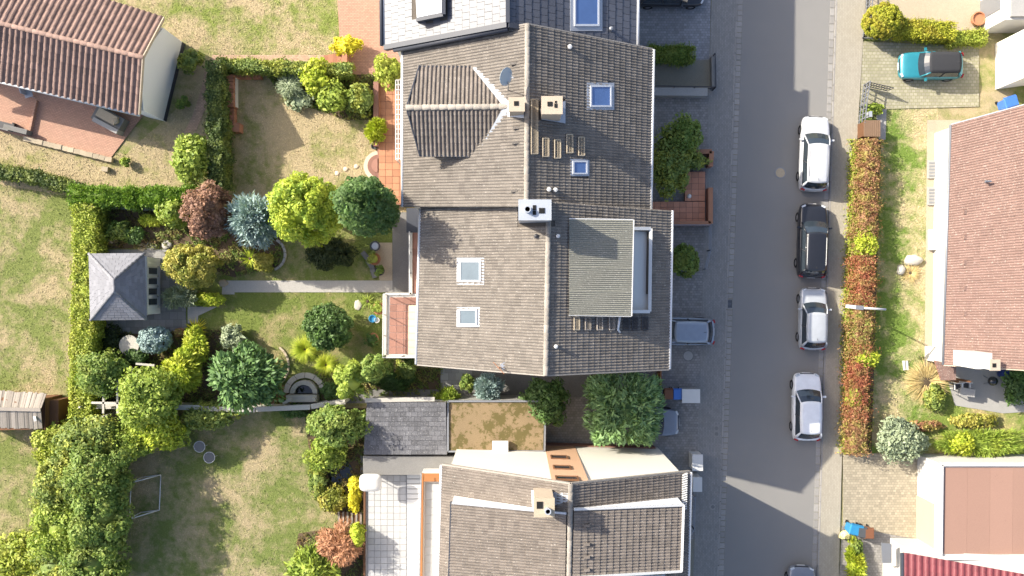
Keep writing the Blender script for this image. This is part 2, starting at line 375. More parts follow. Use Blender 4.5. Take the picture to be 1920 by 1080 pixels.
paved('patio', [(1765, 672), (1960, 672), (1960, 770), (1880, 775), (1790, 760)], .03, MT['concrete'])
# gardens
paved('path', [(418, 526), (737, 526), (737, 548), (440, 548), (440, 552), (416, 552)], .02, MT['gravel'])
paved('path', [(352, 575), (408, 575), (372, 592), (371, 608), (352, 606)], .02, MT['gravel'])
paved('patio', [(736, 398), (800, 398), (800, 560), (736, 560)], .024, MT['concrete_dark'])
paved('patio', [(695, 455), (735.6, 455), (735.6, 525.6), (712, 525.6)], .012, MT['gravel_beige'])
paved('patio', [(170, 468), (330, 468), (348, 560), (350, 615), (300, 628), (180, 622)], .018, pavers('patio_slabs', (.25, .245, .235), .5, .5, 0, dirt=(.17, .165, .15)))
paved('flower_bed', [(178, 392), (330, 396), (330, 466), (178, 466)], .006, MT['soil'])
paved('flower_bed', [(178, 622), (410, 618), (470, 690), (560, 745), (560, 768), (178, 768)], .006, MT['soil'])
paved('flower_bed', [(330, 400), (520, 395), (530, 470), (520, 500), (440, 520), (420, 515), (330, 470)], .006, MT['soil'])
paved('flower_bed', [(590, 695), (830, 690), (830, 752), (590, 752)], .006, MT['soil'])
paved('flower_bed', [(500, 140), (715, 140), (715, 225), (650, 225), (590, 205), (535, 190)], .006, MT['soil'])
paved('flower_bed', [(570, 765), (690, 765), (690, 965), (630, 965), (590, 930)], .006, MT['soil'])
paved('flower_bed', [(560, 1000), (690, 980), (690, 1110), (540, 1110)], .006, MT['soil'])
paved('flower_bed', [(1586, 262), (1652, 262), (1634, 850), (1582, 850)], .012, MT['soil'])
paved('path', [(826, 680), (885, 680), (885, 730), (826, 730)], .02, pavers('path_slabs', (.33, .33, .31), .45, .45, 0, dirt=(.25, .25, .23)))
paved('path', [(885.3, 680), (1110, 680), (1110, 745), (885.3, 745)], .014, MT['concrete_dark'])
paved('path', [(640, 730.3), (884, 730.3), (884, 756), (640, 756)], .016, MT['concrete_dark'])
paved('path', [(398, 103), (640, 103), (640, 118), (398, 116)], .02, MT['pathbrick'])
paved('path', [(398, 116.2), (412, 118), (398, 150), (385, 205), (368, 245), (345, 250), (362, 215), (378, 165), (388, 112)], .018, MT['pathbrick'])
paved('patio', [(630, -60), (760, -60), (760, 140), (640, 140)], .024, MT['redpave2'])
paved('bungalow_terrace', [(-40, 90), (290, 190), (234, 262), (207, 298), (-40, 235)], .05, MT['redpave'])
paved('flat_roof_passage', [(676, 852), (1000, 852), (1000, 900), (676, 900)], .03, MT['concrete_dark'])

# ------------------------------------------------------------------ tile grids (each tile an object)
def tile_grid(parent, name, c4, nx, ny, m, gap=.015, th=.03, z=None, skip=None):
    """c4: four world corners (a,b,c,d) a->b = x, a->d = y"""
    a, b, c, d = [Vector(p) for p in c4]; base = None; og = ORG[parent]
    for j in range(ny):
        for i in range(nx):
            u, v = (i+.5)/nx, (j+.5)/ny
            p = a*(1-u)*(1-v) + b*u*(1-v) + c*u*v + d*(1-u)*v
            if skip and skip(*PX(p)): continue
            if base is None:
                w = (b-a).length/nx/2 - gap/2; h = (d-a).length/ny/2 - gap/2
                mb = MB().box((0, 0, -th/2), (2*w, 2*h, th))
                base = bpy.data.meshes.new(name); base.from_pydata(mb.v, [], mb.f); base.materials.append(m)
                rz = math.atan2((b-a).y, (b-a).x)
            o = bpy.data.objects.new(name, base); COL.objects.link(o); o.parent = parent
            o.location = p - og + Vector((0, 0, rnd.uniform(-.002, .002))); o.rotation_euler = (rnd.uniform(-.006, .006), rnd.uniform(-.006, .006), rz)

# ------------------------------------------------------------------ roofs
def wave_tile(waves=2, amp=.028, lip=.04, seg=5, flat=0.0):
    """unit tile: x 0..1 across, y 0..1 up the slope; heights in metres. Flat trough, steep-sided roll."""
    prof = [(0, 0), (.2, 0), (.40, .9), (.56, 1.0), (.72, .9), (.92, 0)] if seg < 6 else [(0, 0), (.14, .05), (.32, .7), (.5, 1.0), (.68, .9), (.84, .3)]
    xs = [((w+x)/waves, amp*h) for w in range(waves) for x, h in prof]+[(1.0, 0)]
    n = len(xs)-1; V = []; F = []
    V += [(x, -.08, h+lip) for x, h in xs]; V += [(x, 1.0, h) for x, h in xs]; V += [(x, -.08, h-.004) for x, h in xs]
    for i in range(n):
        F.append((i, i+1, n+2+i, n+1+i)); F.append((2*n+2+i, 2*n+3+i, i+1, i))
    return V, F
def flat_tile(lip=.02, g=.03):
    V = [(g, .05, lip), (1-g, .05, lip), (1-g, 1.0, .002), (g, 1.0, .002), (g, .05, -.01), (1-g, .05, -.01), (1-g, 1.0, -.02), (g, 1.0, -.02)]
    return V, [(0, 1, 2, 3), (4, 5, 1, 0), (0, 3, 7, 4), (1, 5, 6, 2)]
def slope_tiles(deck, quad, tw, tc, tile, m, keep=None, limit=300, name='tile', stagger=False, raise_=.02):
    """quad: eaveA, eaveB, ridgeB, ridgeA (world). Tiles as objects for the ones nearest the drone, the rest one joined mesh."""
    a, b, c, d = [Vector(p) for p in quad]
    if (b-a).cross(d-a).z < 0: a, b, c, d = b, a, d, c
    nu = max(1, round((b-a).length/tw)); nv = max(1, round((d-a).length/tc))
    V, F = tile; V = np.array(V); cells = []
    camp = Vector((0, 0, H))
    for j in range(nv):
        off = .5 if (stagger and j % 2) else 0.0
        for i in range(-1 if off else 0, nu):
            u0, v0 = (i+off)/nu, j/nv
            u1 = (i+off+1)/nu
            if u0 < -.001 or u1 > 1.001:
                u0, u1 = max(u0, 0), min(u1, 1)
            um, vm = (u0+u1)/2, v0+.5/nv
            bl = lambda u, v: a*(1-u)*(1-v)+b*u*(1-v)+c*u*v+d*(1-u)*v
            p = bl(um, vm)
            if keep and not keep(*PX(p)): continue
            o = bl(u0, v0); ux = bl(u1, v0)-o; vy = bl(u0, v0+1/nv)-o
            cells.append(((p-camp).length + (0 if v0 > 0 else .01), o, ux, vy))
    cells.sort(key=lambda t: t[0])
    og = ORG[deck]; base = None
    for dist, o, ux, vy in cells[:limit]:
        nn = ux.cross(vy).normalized()
        if base is None:
            bw, bh = ux.length, vy.length
            Q = V*np.array([bw, bh, 1]); base = bpy.data.meshes.new(name)
            base.from_pydata([tuple(q) for q in Q], [], F); base.materials.append(m)
            base.polygons.foreach_set('use_smooth', [False for k in range(len(F))])
        x = ux/bw; y = vy/bh
        M4 = Matrix(((x.x, y.x, nn.x, 0), (x.y, y.y, nn.y, 0), (x.z, y.z, nn.z, 0), (0, 0, 0, 1)))
        # keep the tile's own jitter small
        ob = bpy.data.objects.new(name, base); COL.objects.link(ob); ob.parent = deck
        ob.matrix_basis = Matrix.Translation(o - og + nn*(raise_+rnd.uniform(-.004, .004))) @ M4 @ Matrix.Rotation(rnd.uniform(-.012, .012), 4, 'Z')
    rest = cells[limit:]
    if rest:
        O = np.array([c_[1][:] for c_ in rest]); X = np.array([c_[2][:] for c_ in rest]); Y = np.array([c_[3][:] for c_ in rest])
        N = np.cross(X, Y); N /= np.linalg.norm(N, axis=1)[:, None]
        jit = rng.uniform(-.004, .004, len(rest))
        P = O[:, None]+X[:, None]*V[None, :, 0, None]+Y[:, None]*V[None, :, 1, None]+N[:, None]*(V[None, :, 2, None]+raise_+jit[:, None, None])
        P = P.reshape(-1, 3) - np.array(og[:]); nV = len(V)
        Fq = (np.array(F)[None]+(np.arange(len(rest))*nV)[:, None, None]).reshape(-1, 4)
        ob = np_mesh('tiles_far_field' if False else name+'_field', P, Fq, m, deck)
        ob.data.polygons.foreach_set('use_smooth', np.tile(np.array([False for k in range(len(F))]), len(rest)))
        ob['kind'] = 'stuff'
    return nu, nv
def np_mesh(name, P, Fq, m, parent=None):
    me = bpy.data.meshes.new(name); n = Fq.shape[1]
    me.vertices.add(len(P)); me.vertices.foreach_set('co', np.ascontiguousarray(P, dtype=np.float32).ravel())
    me.loops.add(Fq.size); me.loops.foreach_set('vertex_index', np.ascontiguousarray(Fq, dtype=np.int32).ravel())
    me.polygons.add(len(Fq)); me.polygons.foreach_set('loop_start', np.arange(len(Fq), dtype=np.int32)*n)
    me.update(calc_edges=True); me.validate()
    return link(name, me, m, parent)
def deck_mesh(name, quads, m, parent, holes=(), n=36, th=.12, drop=.0):
    mb = MB()
    for q in quads:
        a, b, c, d = [Vector(p) for p in q]
        if (b-a).cross(d-a).z < 0: a, b, c, d = b, a, d, c
        bl = lambda u, v: a*(1-u)*(1-v)+b*u*(1-v)+c*u*v+d*(1-u)*v
        k = n if holes else 1
        for i in range(k):
            for j in range(k):
                ce = PX(bl((i+.5)/k, (j+.5)/k))
                if any(inside(ce[0], ce[1], h) for h in holes): continue
                mb.add([bl(i/k, j/k), bl((i+1)/k, j/k), bl((i+1)/k, (j+1)/k), bl(i/k, (j+1)/k)], [(0, 1, 2, 3)])
    o = mb.build(name, m, parent)
    s = o.modifiers.new('thick', 'SOLIDIFY'); s.thickness = th; s.offset = -1
    return o
_half = {}
def ridge_caps(deck, p0, p1, m, r=.14, step=.40, name='ridge_tile'):
    p0, p1 = Vector(p0), Vector(p1); d = p1-p0; n = max(1, round(d.length/step)); dn = d.normalized(); L = d.length/n
    side = dn.cross(Vector((0, 0, 1))).normalized(); up = side.cross(dn)
    mb = MB(); seg = 6; v = []
    for k, (s_, rr_) in enumerate(((-.03, r), (L+.03, r*.86))):
        for j in range(seg+1):
            t = math.pi*(j/seg); v.append((math.cos(t)*rr_, s_, math.sin(t)*rr_*.75))
    f = [(j, j+1, seg+2+j, seg+1+j) for j in range(seg)] + [tuple(range(seg, -1, -1))]
    me = bpy.data.meshes.new(name); me.from_pydata(v, [], f); me.materials.append(m)
    me.polygons.foreach_set('use_smooth', [True]*len(me.polygons))
    M4 = Matrix(((side.x, dn.x, up.x, 0), (side.y, dn.y, up.y, 0), (side.z, dn.z, up.z, 0), (0, 0, 0, 1)))
    for i in range(n):
        o = bpy.data.objects.new(name, me); COL.objects.link(o); o.parent = deck
        o.matrix_basis = Matrix.Translation(p0 + dn*(i*L) - ORG[deck] + Vector((0, 0, rnd.uniform(-.008, .008)))) @ M4 @ Matrix.Rotation(rnd.uniform(-.02, .02), 4, 'Z')
def wall_windows(parent, p0, p1, specs, out, m=None, depth=.1, sill=True):
    """windows on the wall line p0->p1 (world, z=0), specs (u, z, w, h); out = outward unit vector"""
    p0, p1, out = Vector(p0), Vector(p1), Vector(out); d = (p1-p0).normalized(); rz = math.atan2(d.y, d.x)
    for u, z, w, h in specs:
        c = p0 + (p1-p0)*u + Vector((0, 0, z)) + out*.02; fr = MB()
        for s in (-1, 1):
            fr.box(c + d*s*(w/2-.04), (.08, depth, h), rz); fr.box(c + Vector((0, 0, s*(h/2-.04))), (w-.16, depth, .08), rz)
        f = fr.build('window', m or MT['white_metal'], parent)
        MB().box(c + out*.004, (w-.16, .03, h-.16), rz).build('pane', MT['glass_dark'], f)
        if sill: MB().box(c + out*.07 - Vector((0, 0, h/2+.03)), (w+.1, .18, .04), rz).build('sill', MT['concrete'], f)
def gable_house(name, label, le, re, rg, e, r, wallm, tilem, tile, tw, tc, excl=(), holes=(), ov=.42, gov=.12, limit=300, caps=True, ridge_m=None, stagger=False, cat='house', gutters=True, walls=True):
    """le, re, rg: ((px,py),(px,py)) left eave, right eave and ridge ends in the photo at their heights"""
    L0, L1 = [W(*p, e) for p in le]; R0, R1 = [W(*p, e) for p in re]; G0, G1 = [W(*p, r) for p in rg]
    ce = (L0+L1+R0+R1)/4; t = thing(name, label, cat, (ce.x, ce.y, 0))
    # walls: one continuous shell with gables
    def pt(a, b, f): return a + (b-a)*f
    def shell():
        cs = []
        for (l, rr_, g, s) in ((L0, R0, G0, 1), (L1, R1, G1, -1)):
            o = (L1-L0).normalized()*s*gov
            wl = (g-l); wr = (g-rr_)
            a = l + wl*(ov/Vector((wl.x, wl.y)).length) + o; b = rr_ + wr*(ov/Vector((wr.x, wr.y)).length) + o; k = g + o
            dz = Vector((0, 0, -.16)); cs.append([Vector((a.x, a.y, 0)), Vector((b.x, b.y, 0)), b+dz, k+dz, a+dz])
        v = cs[0]+cs[1]
        f = [(0, 1, 2, 3, 4), (9, 8, 7, 6, 5), (0, 4, 9, 5), (1, 6, 7, 2), (4, 3, 8, 9), (3, 2, 7, 8)]
        raw('wall', v, f, wallm, t); return cs
    cs = shell()
    ql = (L0, L1, G1, G0); qr = (R0, R1, G1, G0)
    deck = deck_mesh('roof', (ql, qr), MT['deck'], t, holes)
    ex = list(excl)+list(holes)
    keep = (lambda x, y: not any(inside(x, y, h) for h in ex)) if ex else None
    slope_tiles(deck, ql, tw, tc, tile, tilem, keep, limit//2, stagger=stagger)
    slope_tiles(deck, qr, tw, tc, tile, tilem, keep, limit - limit//2, stagger=stagger)
    if caps: ridge_caps(deck, G0+Vector((0, 0, .05)), G1+Vector((0, 0, .05)), ridge_m or MT['ridge'])
    if gutters:
        for a, b, s in ((L0, L1, -1), (R0, R1, 1)):
            o = Vector((s*.07, 0, .0)); mb = MB(); mb.tube([a+o, b+o], .085, 10)
            g = mb.build('gutter', MT['gutter'], t, True)
    return t, deck, dict(L0=L0, L1=L1, R0=R0, R1=R1, G0=G0, G1=G1, cs=cs)
def plane_z(q, px, py):
    """world point on the plane of quad q seen at photo pixel (px,py)"""
    a, b, c = Vector(q[0]), Vector(q[1]), Vector(q[2]); n = (b-a).cross(c-a)
    p0 = Vector((0, 0, H)); d = W(px, py, 0)-p0
    return p0 + d*((a-p0).dot(n)/d.dot(n))
def frame4(q, cx, cy):
    """local frame on a roof plane: point, across(along eave), upslope, normal"""
    a, b, c, d = [Vector(p) for p in q]; n = (b-a).cross(d-a).normalized()
    u = (b-a).normalized()
    if n.z < 0: n = -n
    v = n.cross(u); 
    if v.z < 0: v = -v; u = -u
    return plane_z(q, cx, cy), u, v, n
def skylight(parent, q, x0, y0, x1, y1, glass, frame_m, rim=.09, hgt=.12):
    pts = [plane_z(q, *p) for p in ((x0, y0), (x1, y0), (x1, y1), (x0, y1))]; p, u, v, n = frame4(q, (x0+x1)/2, (y0+y1)/2)
    ce = sum(pts, Vector())/4; inn = [ce+(k-ce)*(1-2*rim/((pts[1]-pts[0]).length)) for k in pts]
    mb = MB()
    for i in range(4):
        j = (i+1) % 4
        mb.prism([pts[i]-n*.05, pts[j]-n*.05, inn[j]-n*.05, inn[i]-n*.05], [pts[i]+n*hgt, pts[j]+n*hgt, inn[j]+n*hgt, inn[i]+n*hgt])
    w = mb.build('skylight', frame_m, parent)
    MB().prism([k-n*.02 for k in inn], [k+n*(hgt-.03) for k in inn]).build('pane', glass, w)
    fl = [ce+(k-ce)*1.28 for k in pts]
    MB().prism([k+n*.01 for k in fl], [k+n*.062 for k in fl]).build('flashing', MT['lead'], w)
    return w
def grating(parent, q, x0, y0, x1, y1, m, bars=3):
    pts = [plane_z(q, *p) for p in ((x0, y0), (x1, y0), (x1, y1), (x0, y1))]; p, u, v, n = frame4(q, (x0+x1)/2, (y0+y1)/2)
    up = n*.13; mb = MB()
    for i in range(4): mb.bar(pts[i]+up, pts[(i+1) % 4]+up, .05, .05)
    for k in range(bars):
        f = (k+1)/(bars+1)
        mb.bar(pts[0].lerp(pts[1], f)+up, pts[3].lerp(pts[2], f)+up, .025, .03)
    for k in pts: mb.bar(k+up*.8, k, .03, .03)
    return mb.build('roof_step', m, parent)
def stub(parent, name, q, px, py, m, r=.08, h=.3):
    p = plane_z(q, px, py); return MB().lathe(p - Vector((0, 0, .1)), [(r, 0), (r, h), (r*1.25, h), (r*1.25, h+.08), (r*.2, h+.12)], 12).build(name, m, parent, False)
def rect_px(q, x0, y0, x1, y1): return [(x0, y0), (x1, y0), (x1, y1), (x0, y1)]
def chimney(parent, x0, y0, x1, y1, ztop, zbot, m, cap_m, flue, name='chimney', cap=.06):
    """x0..y1: outline of the top face in the photo at ztop; flue: list of (px,py,w,h) openings"""
    a, c = W(x0, y0, ztop), W(x1, y1, ztop); ce = (a+c)/2; wx, wy = abs(c.x-a.x), abs(a.y-c.y)
    o = MB().box((ce.x, ce.y, (ztop+zbot)/2-.05), (wx-.08, wy-.08, ztop-zbot-.1)).build(name, m, parent)
    mb = MB().box((ce.x, ce.y, ztop-.05), (wx, wy, .1)); mb.build('cap', cap_m, o)
    k = MB()
    for fx, fy, w, h in flue:
        p = W(fx, fy, ztop); k.box((p.x, p.y, ztop+.012), (w, h, .03))
    if flue: k.build('flue', MT['black'], o)
    return o
# ------------------------------------------------------------------ the four row houses
TW, TC = .30, .345
wt = wave_tile(2, .036, .037, 4)
# house with the metal chimney (middle of the picture)
qAx = [(1060, 412), (1187, 412), (1187, 592), (1060, 592)]
balc = [(1180, 430), (1218, 430), (1216, 583), (1180, 583)]
A, roofA, a_ = gable_house('row_house', 'row house with grey metal-clad ridge chimney, flat grey dormer and sunk balcony', ((790, 391), (783, 683)), ((1258, 395), (1253, 692)), ((1029, 378), (1023, 703)), 8.6, 11.9,
    MT['wall_white'], MT['tile_A'], wt, TW, TC, excl=[[(972, 380), (1034, 380), (1034, 425), (972, 425)], [(1090, 425), (1185, 425), (1185, 580), (1090, 580)], [(860, 486), (906, 486), (906, 531), (860, 531)], [(859, 577), (899, 577), (899, 612), (859, 612)]], holes=[balc])
qAl = (a_['L0'], a_['L1'], a_['G1'], a_['G0']); qAr = (a_['R0'], a_['R1'], a_['G1'], a_['G0'])
skylight(roofA, qAl, 863, 489, 903, 528, MT['glass_pale'], MT['lead']); skylight(roofA, qAl, 862, 580, 896, 609, MT['glass_pale'], MT['lead'])
ch = chimney(A, 972, 374, 1034, 413, 13.6, 11, MT['lead'], MT['zinc'], [(1016, 395, .28, .26), (1002, 389.5, .16, .24), (1002, 399, .16, .2)])
p = W(989, 393, 13.6); MB().lathe(p, [(.17, 0), (.17, .28), (.12, .28), (.12, .05)], 16).build('flue_pipe', MT['zinc'], ch)
MB().lathe(p, [(.118, .24), (.0, .24)], 16).build('flue', MT['black'], ch)
# shed dormer: corrugated fibre-cement roof, cheeks, front
zl, zr = 11.5, 10.95
D0, D1, D2, D3 = W(1067, 411, zl), W(1187, 413, zr), W(1183, 592, zr), W(1067, 590, zl)
dorm = MB().prism([Vector((p.x, p.y, 8.7)) for p in (D0+Vector((.2, -.15, 0)), D1+Vector((-.25, -.15, 0)), D2+Vector((-.25, .15, 0)), D3+Vector((.2, .15, 0)))],
    [p+Vector((dx, dy, -.1)) for p, dx, dy in ((D0, .2, -.15), (D1, -.25, -.15), (D2, -.25, .15), (D3, .2, .15))]).build('dormer', MT['lead'], A)
mb = MB(); n = 96; th = Vector((0, 0, -.07)); k = Vector((0, 0, 1))
for sh in range(4):       # four overlapping sheets along the eave
    f0, f1 = sh/4, (sh+1)/4+.008
    v = []; f = []
    for i in range(n//4+1):
        u = f0+(f1-f0)*i/(n//4); w = .022*math.sin(i*math.pi)  # flat base
        w = .02*(1 if i % 2 else -1)
        v += [D0.lerp(D3, u)+k*(w+sh*.006), D1.lerp(D2, u)+k*(w+sh*.006)]
    for i in range(n//4): f.append((2*i, 2*i+1, 2*i+3, 2*i+2))
    o = raw('corrugated_sheet', v, f, MT['eternit'], dorm, False); o.modifiers.new('t', 'SOLIDIFY').thickness = .03
MB().bar(D1+th+Vector((.03, .02, .06)), D2+th+Vector((.03, -.02, .06)), .05, .14).build('verge', MT['white_metal'], dorm)
MB().bar(D3+Vector((0, -.03, -.02)), D2+Vector((0, -.03, -.02)), .05, .12).build('verge', MT['white_metal'], dorm)
MB().bar(D0+Vector((0, .03, -.02)), D1+Vector((0, .03, -.02)), .05, .1).build('verge', MT['white_metal'], dorm)
# sunk balcony: floor, inner walls, white coping
zf = 8.25
B0, B1, B2, B3 = [plane_z(qAr, *p) for p in ((1183, 429), (1219, 429), (1217, 584), (1181, 584))]
fl = [Vector((p.x, p.y, zf)) for p in (B0, B1, B2, B3)]
bal = MB().slab(fl, .1).build('balcony', MT['grout'], A)
tile_grid(bal, 'floor_tile', [fl[3]+k*.02, fl[2]+k*.02, fl[1]+k*.02, fl[0]+k*.02], 4, 16, mat('balcony_tile', (.17, .165, .18), .7, .1, 2, .1, 40, .3, piece=.1))
mb = MB()
for p, q in ((B0, B1), (B1, B2), (B2, B3)):
    mb.prism([Vector((p.x, p.y, zf)), Vector((q.x, q.y, zf)), Vector((q.x*1.006, q.y*1.006, zf)), Vector((p.x*1.006, p.y*1.006, zf))], [p, q, q*1.006, p*1.006])
mb.build('parapet', MT['wall_white'], bal)
for p, q in ((B0, B1), (B1, B2), (B2, B3)):
    MB().bar(p+k*.2, q+k*.2, .17, .07).build('coping', MT['white_metal'], bal)
for x, m_ in ((1079, 'bag'), (1100, 'm'), (1122, 'm'), (1145, 'm'), (1172, 'm'), (1188, 'm'), (1207, 'm')):
    grating(roofA, qAr, x-5, 594, x+5, 618, MT['stone'] if m_ == 'bag' else MT['wood_grey'] if x < 1150 else MT['dark_metal'])
p0, p1, p2 = plane_z(qAr, 1160, 592)+k*.5, plane_z(qAr, 1158, 618)+k*.15, plane_z(qAr, 1162, 623)+k*.08
MB().tube([p0, p1, p2], .06, 10).build('downpipe', MT['gutter'], roofA, True)
for x, y in ((1046, 443), (1042, 649)): stub(roofA, 'vent_pipe', qAr, x, y, MT['white_metal'])
stub(roofA, 'vent_pipe', qAl, 1005, 443, MT['dark_metal'], .09, .22)
c0 = plane_z(qAl, 940, 690)
ant = MB().tube([c0, c0+Vector((-.15, .1, .75))], .03, 8); ant.tube([c0+Vector((-.4, .35, .55)), c0+Vector((.15, -.25, .5))], .02, 6); ant.build('antenna', MT['clay'], roofA)
MB().box(c0+Vector((.25, .12, .06)), (.5, .42, .14), .5).build('lead_patch', MT['lead'], roofA)
MB().bar(a_['L0']+Vector((-.02, .06, .07)), a_['G0']+Vector((0, .06, .07)), .1, .14).build('flashing', MT['fascia_dark'], roofA)
for a, b in (('L1', 'G1'), ('R1', 'G1')): MB().bar(a_[a]+Vector((0, -.03, -.04)), a_[b]+Vector((0, -.03, -.04)), .07, .2).build('verge', MT['ridge'], roofA)
cs = a_['cs']
wall_windows(A, cs[0][0], cs[1][0], [(.2, 1.3, 1.4, 1.3), (.8, 1.2, 1.8, 2.0), (.25, 4.4, 1.2, 1.3), (.75, 4.4, 1.2, 1.3)], (-1, 0, 0))
wall_windows(A, cs[0][1], cs[1][1], [(.15, 4.4, 1.2, 1.3), (.5, 4.4, 1.2, 1.3), (.8, 4.4, 1.2, 1.3), (.2, 1.4, 1.2, 1.2)], (1, 0, 0))
# house with two sandy chimneys
exB = [[(800, 140), (884, 140), (932, 200), (888, 278), (800, 278)], [(1101, 157), (1149, 157), (1149, 205), (1101, 205)], [(1069, 299), (1103, 299), (1103, 330), (1069, 330)], [(990, 188), (1057, 188), (1057, 228), (990, 228)]]
B, roofB, b_ = gable_house('row_house', 'row house with gabled rear dormer, two sandy chimneys and satellite dish', ((757, 92), (757, 388)), ((1223, 93), (1218, 393)), ((989, 46), (987, 388)), 8.6, 11.9,
    MT['wall_white'], MT['tile_B'], wt, TW, TC, excl=exB)
qBl = (b_['L0'], b_['L1'], b_['G1'], b_['G0']); qBr = (b_['R0'], b_['R1'], b_['G1'], b_['G0'])
skylight(roofB, qBr, 1105, 161, 1145, 201, MT['glass_blue'], MT['gutter']); skylight(roofB, qBr, 1072, 302, 1100, 327, MT['glass_blue'], MT['gutter'])
chimney(B, 953, 182, 984, 209, 12.9, 10.9, MT['mortar_sand'], MT['mortar_sand'], [(968, 194, .22, .22)])
chb = chimney(B, 1015, 180, 1055, 214, 13.1, 10.9, MT['mortar_sand'], MT['mortar_sand'], [(1031, 195, .24, .22), (1042, 191, .09, .09), (1042, 198, .14, .2)])
pq = [plane_z(qBr, *p) for p in ((1012, 205), (1060, 190), (1060, 232), (1016, 225))]
MB().prism([x+k*.05 for x in pq], [x+k*.12 for x in pq]).build('flashing', MT['lead'], chb)
pq = [plane_z(qBl, *p) for p in ((950, 190), (984, 190), (982, 222), (952, 219))]
MB().prism([x+k*.04 for x in pq], [x+k*.11 for x in pq]).build('flashing', MT['zinc'], roofB)
# gabled dormer on the garden side
zr_, ze = 11.4, 10.45
r0, r1 = W(762, 202, zr_), W(952, 200, zr_)
n0, n1, s0, s1 = W(786, 125, ze), W(892, 126, ze), W(787, 292, ze), W(900, 293, ze)
db = MB().prism([Vector((n0.x+.35, n0.y-.2, 8.5)), Vector((n1.x+.6, n1.y-.2, 9.1)), Vector((s1.x+.6, s1.y+.2, 8.5)), Vector((s0.x+.35, s0.y+.2, 8.5))],
    [Vector((n0.x+.35, n0.y-.2, ze-.1)), Vector((n1.x+.1, n1.y-.2, ze-.1)), Vector((s1.x+.1, s1.y+.2, ze-.1)), Vector((s0.x+.35, s0.y+.2, ze-.1))]).build('dormer', MT['zinc'], B)
qn, qs = (n0, n1, r1, r0), (s0, s1, r1, r0)
dd = deck_mesh('dormer_roof', (qn, qs), MT['deck'], B, th=.08)
wd = wave_tile(1, .06, .028, 5)
for e0_, e1_, pl_ in ((n0, n1, [(786, 126), (892, 126), (950, 200), (763, 201)]), (s0, s1, [(763, 203), (950, 203), (900, 292), (787, 292)])):
    qq = (Vector((r0.x, e0_.y, e0_.z)), Vector((r1.x, e0_.y, e0_.z)), r1, r0)
    slope_tiles(dd, qq, .21, .36, wd, MT['tile_D'], (lambda x, y, pl_=pl_: inside(x, y, pl_)), 100)
ridge_caps(dd, r0+k*.05, r1+k*.05, MT['ridge'], .15, .42)
for a, b in ((n0, r0), (s0, r0)): MB().bar(a+k*.03, b+k*.03, .06, .16).build('verge', MT['fascia_dark'], dd)
for a, b in ((n0, n1), (s0, s1)): MB().bar(a+k*.02, b+k*.02, .09, .1).build('gutter', MT['fascia_dark'], dd)
for a, b in ((n1, r1), (s1, r1)): MB().bar(a+k*.13, b+k*.11, .34, .08).build('valley_flashing', MT['zinc'], dd)
grating(roofB, qBr, 994, 187, 1006, 289, MT['stone'], 4)
for x, y in ((1021, 277), (1043, 280), (1066, 270), (1088, 275)): grating(roofB, qBr, x-5.5, y-17, x+5.5, y+17, MT['stone'], 3)
for x, y in ((1068, 90), (1029, 356), (1041, 357)): stub(roofB, 'vent_pipe', qBr, x, y, MT['white_metal'], .09)
for y in (120, 240, 268, 358): 
    p = plane_z(qBl, 965+rnd.uniform(-4, 4), y); MB().box(p+k*.09, (.34, .14, .12), .15).build('vent_tile', MT['tile_B'], roofB)
# satellite dish on a mast
c0 = plane_z(qBl, 953, 170); dish = thing('satellite_dish', 'pale satellite dish on a thin mast above the sandy chimneys', 'satellite dish', c0)
MB().tube([c0, c0+Vector((0, .1, 1.5))], .025, 8).build('mast', MT['grey_metal'], dish)
dc = c0+Vector((-.15, .35, 1.45)); dn = Vector((.72, -.25, .55)).normalized(); ax = dn.orthogonal().normalized(); ay = dn.cross(ax); v = [dc]; f = []
for i in range(1, 5):
    for j in range(20):
        t = 2*math.pi*j/20; r_ = .45*i/4; v.append(dc+(ax*math.cos(t)*.95+ay*math.sin(t)*1.05)*r_+dn*(.35*r_*r_))
for j in range(20): f.append((0, 1+j, 1+(j+1) % 20))
for i in range(3):
    for j in range(20): f.append((1+i*20+j, 21+i*20+j, 21+i*20+(j+1) % 20, 1+i*20+(j+1) % 20))
o = raw('reflector', v, f, mat('dish_grey', (.45, .5, .52), .5, .04), dish, True); o.modifiers.new('t', 'SOLIDIFY').thickness = .012
MB().tube([dc-ay*.4, dc+dn*.5], .014, 6).tube([dc+dn*.42, dc+dn*.56], .035, 8).build('receiver_arm', MT['grey_metal'], dish)
for a, b in (('L0', 'G0'), ('R0', 'G0')): MB().bar(b_[a]+Vector((0, .03, -.04)), b_[b]+Vector((0, .03, -.04)), .07, .2).build('verge', MT['ridge'], roofB)
cs = b_['cs']
wall_windows(B, cs[0][0], cs[1][0], [(.25, 1.3, 1.8, 2.1), (.7, 1.3, 1.8, 2.1), (.25, 4.4, 1.2, 1.3), (.75, 4.4, 1.2, 1.3)], (-1, 0, 0))
wall_windows(B, cs[0][1], cs[1][1], [(.2, 4.4, 1.2, 1.3), (.55, 4.4, 1.2, 1.3), (.85, 4.4, 1.0, 1.3)], (1, 0, 0))
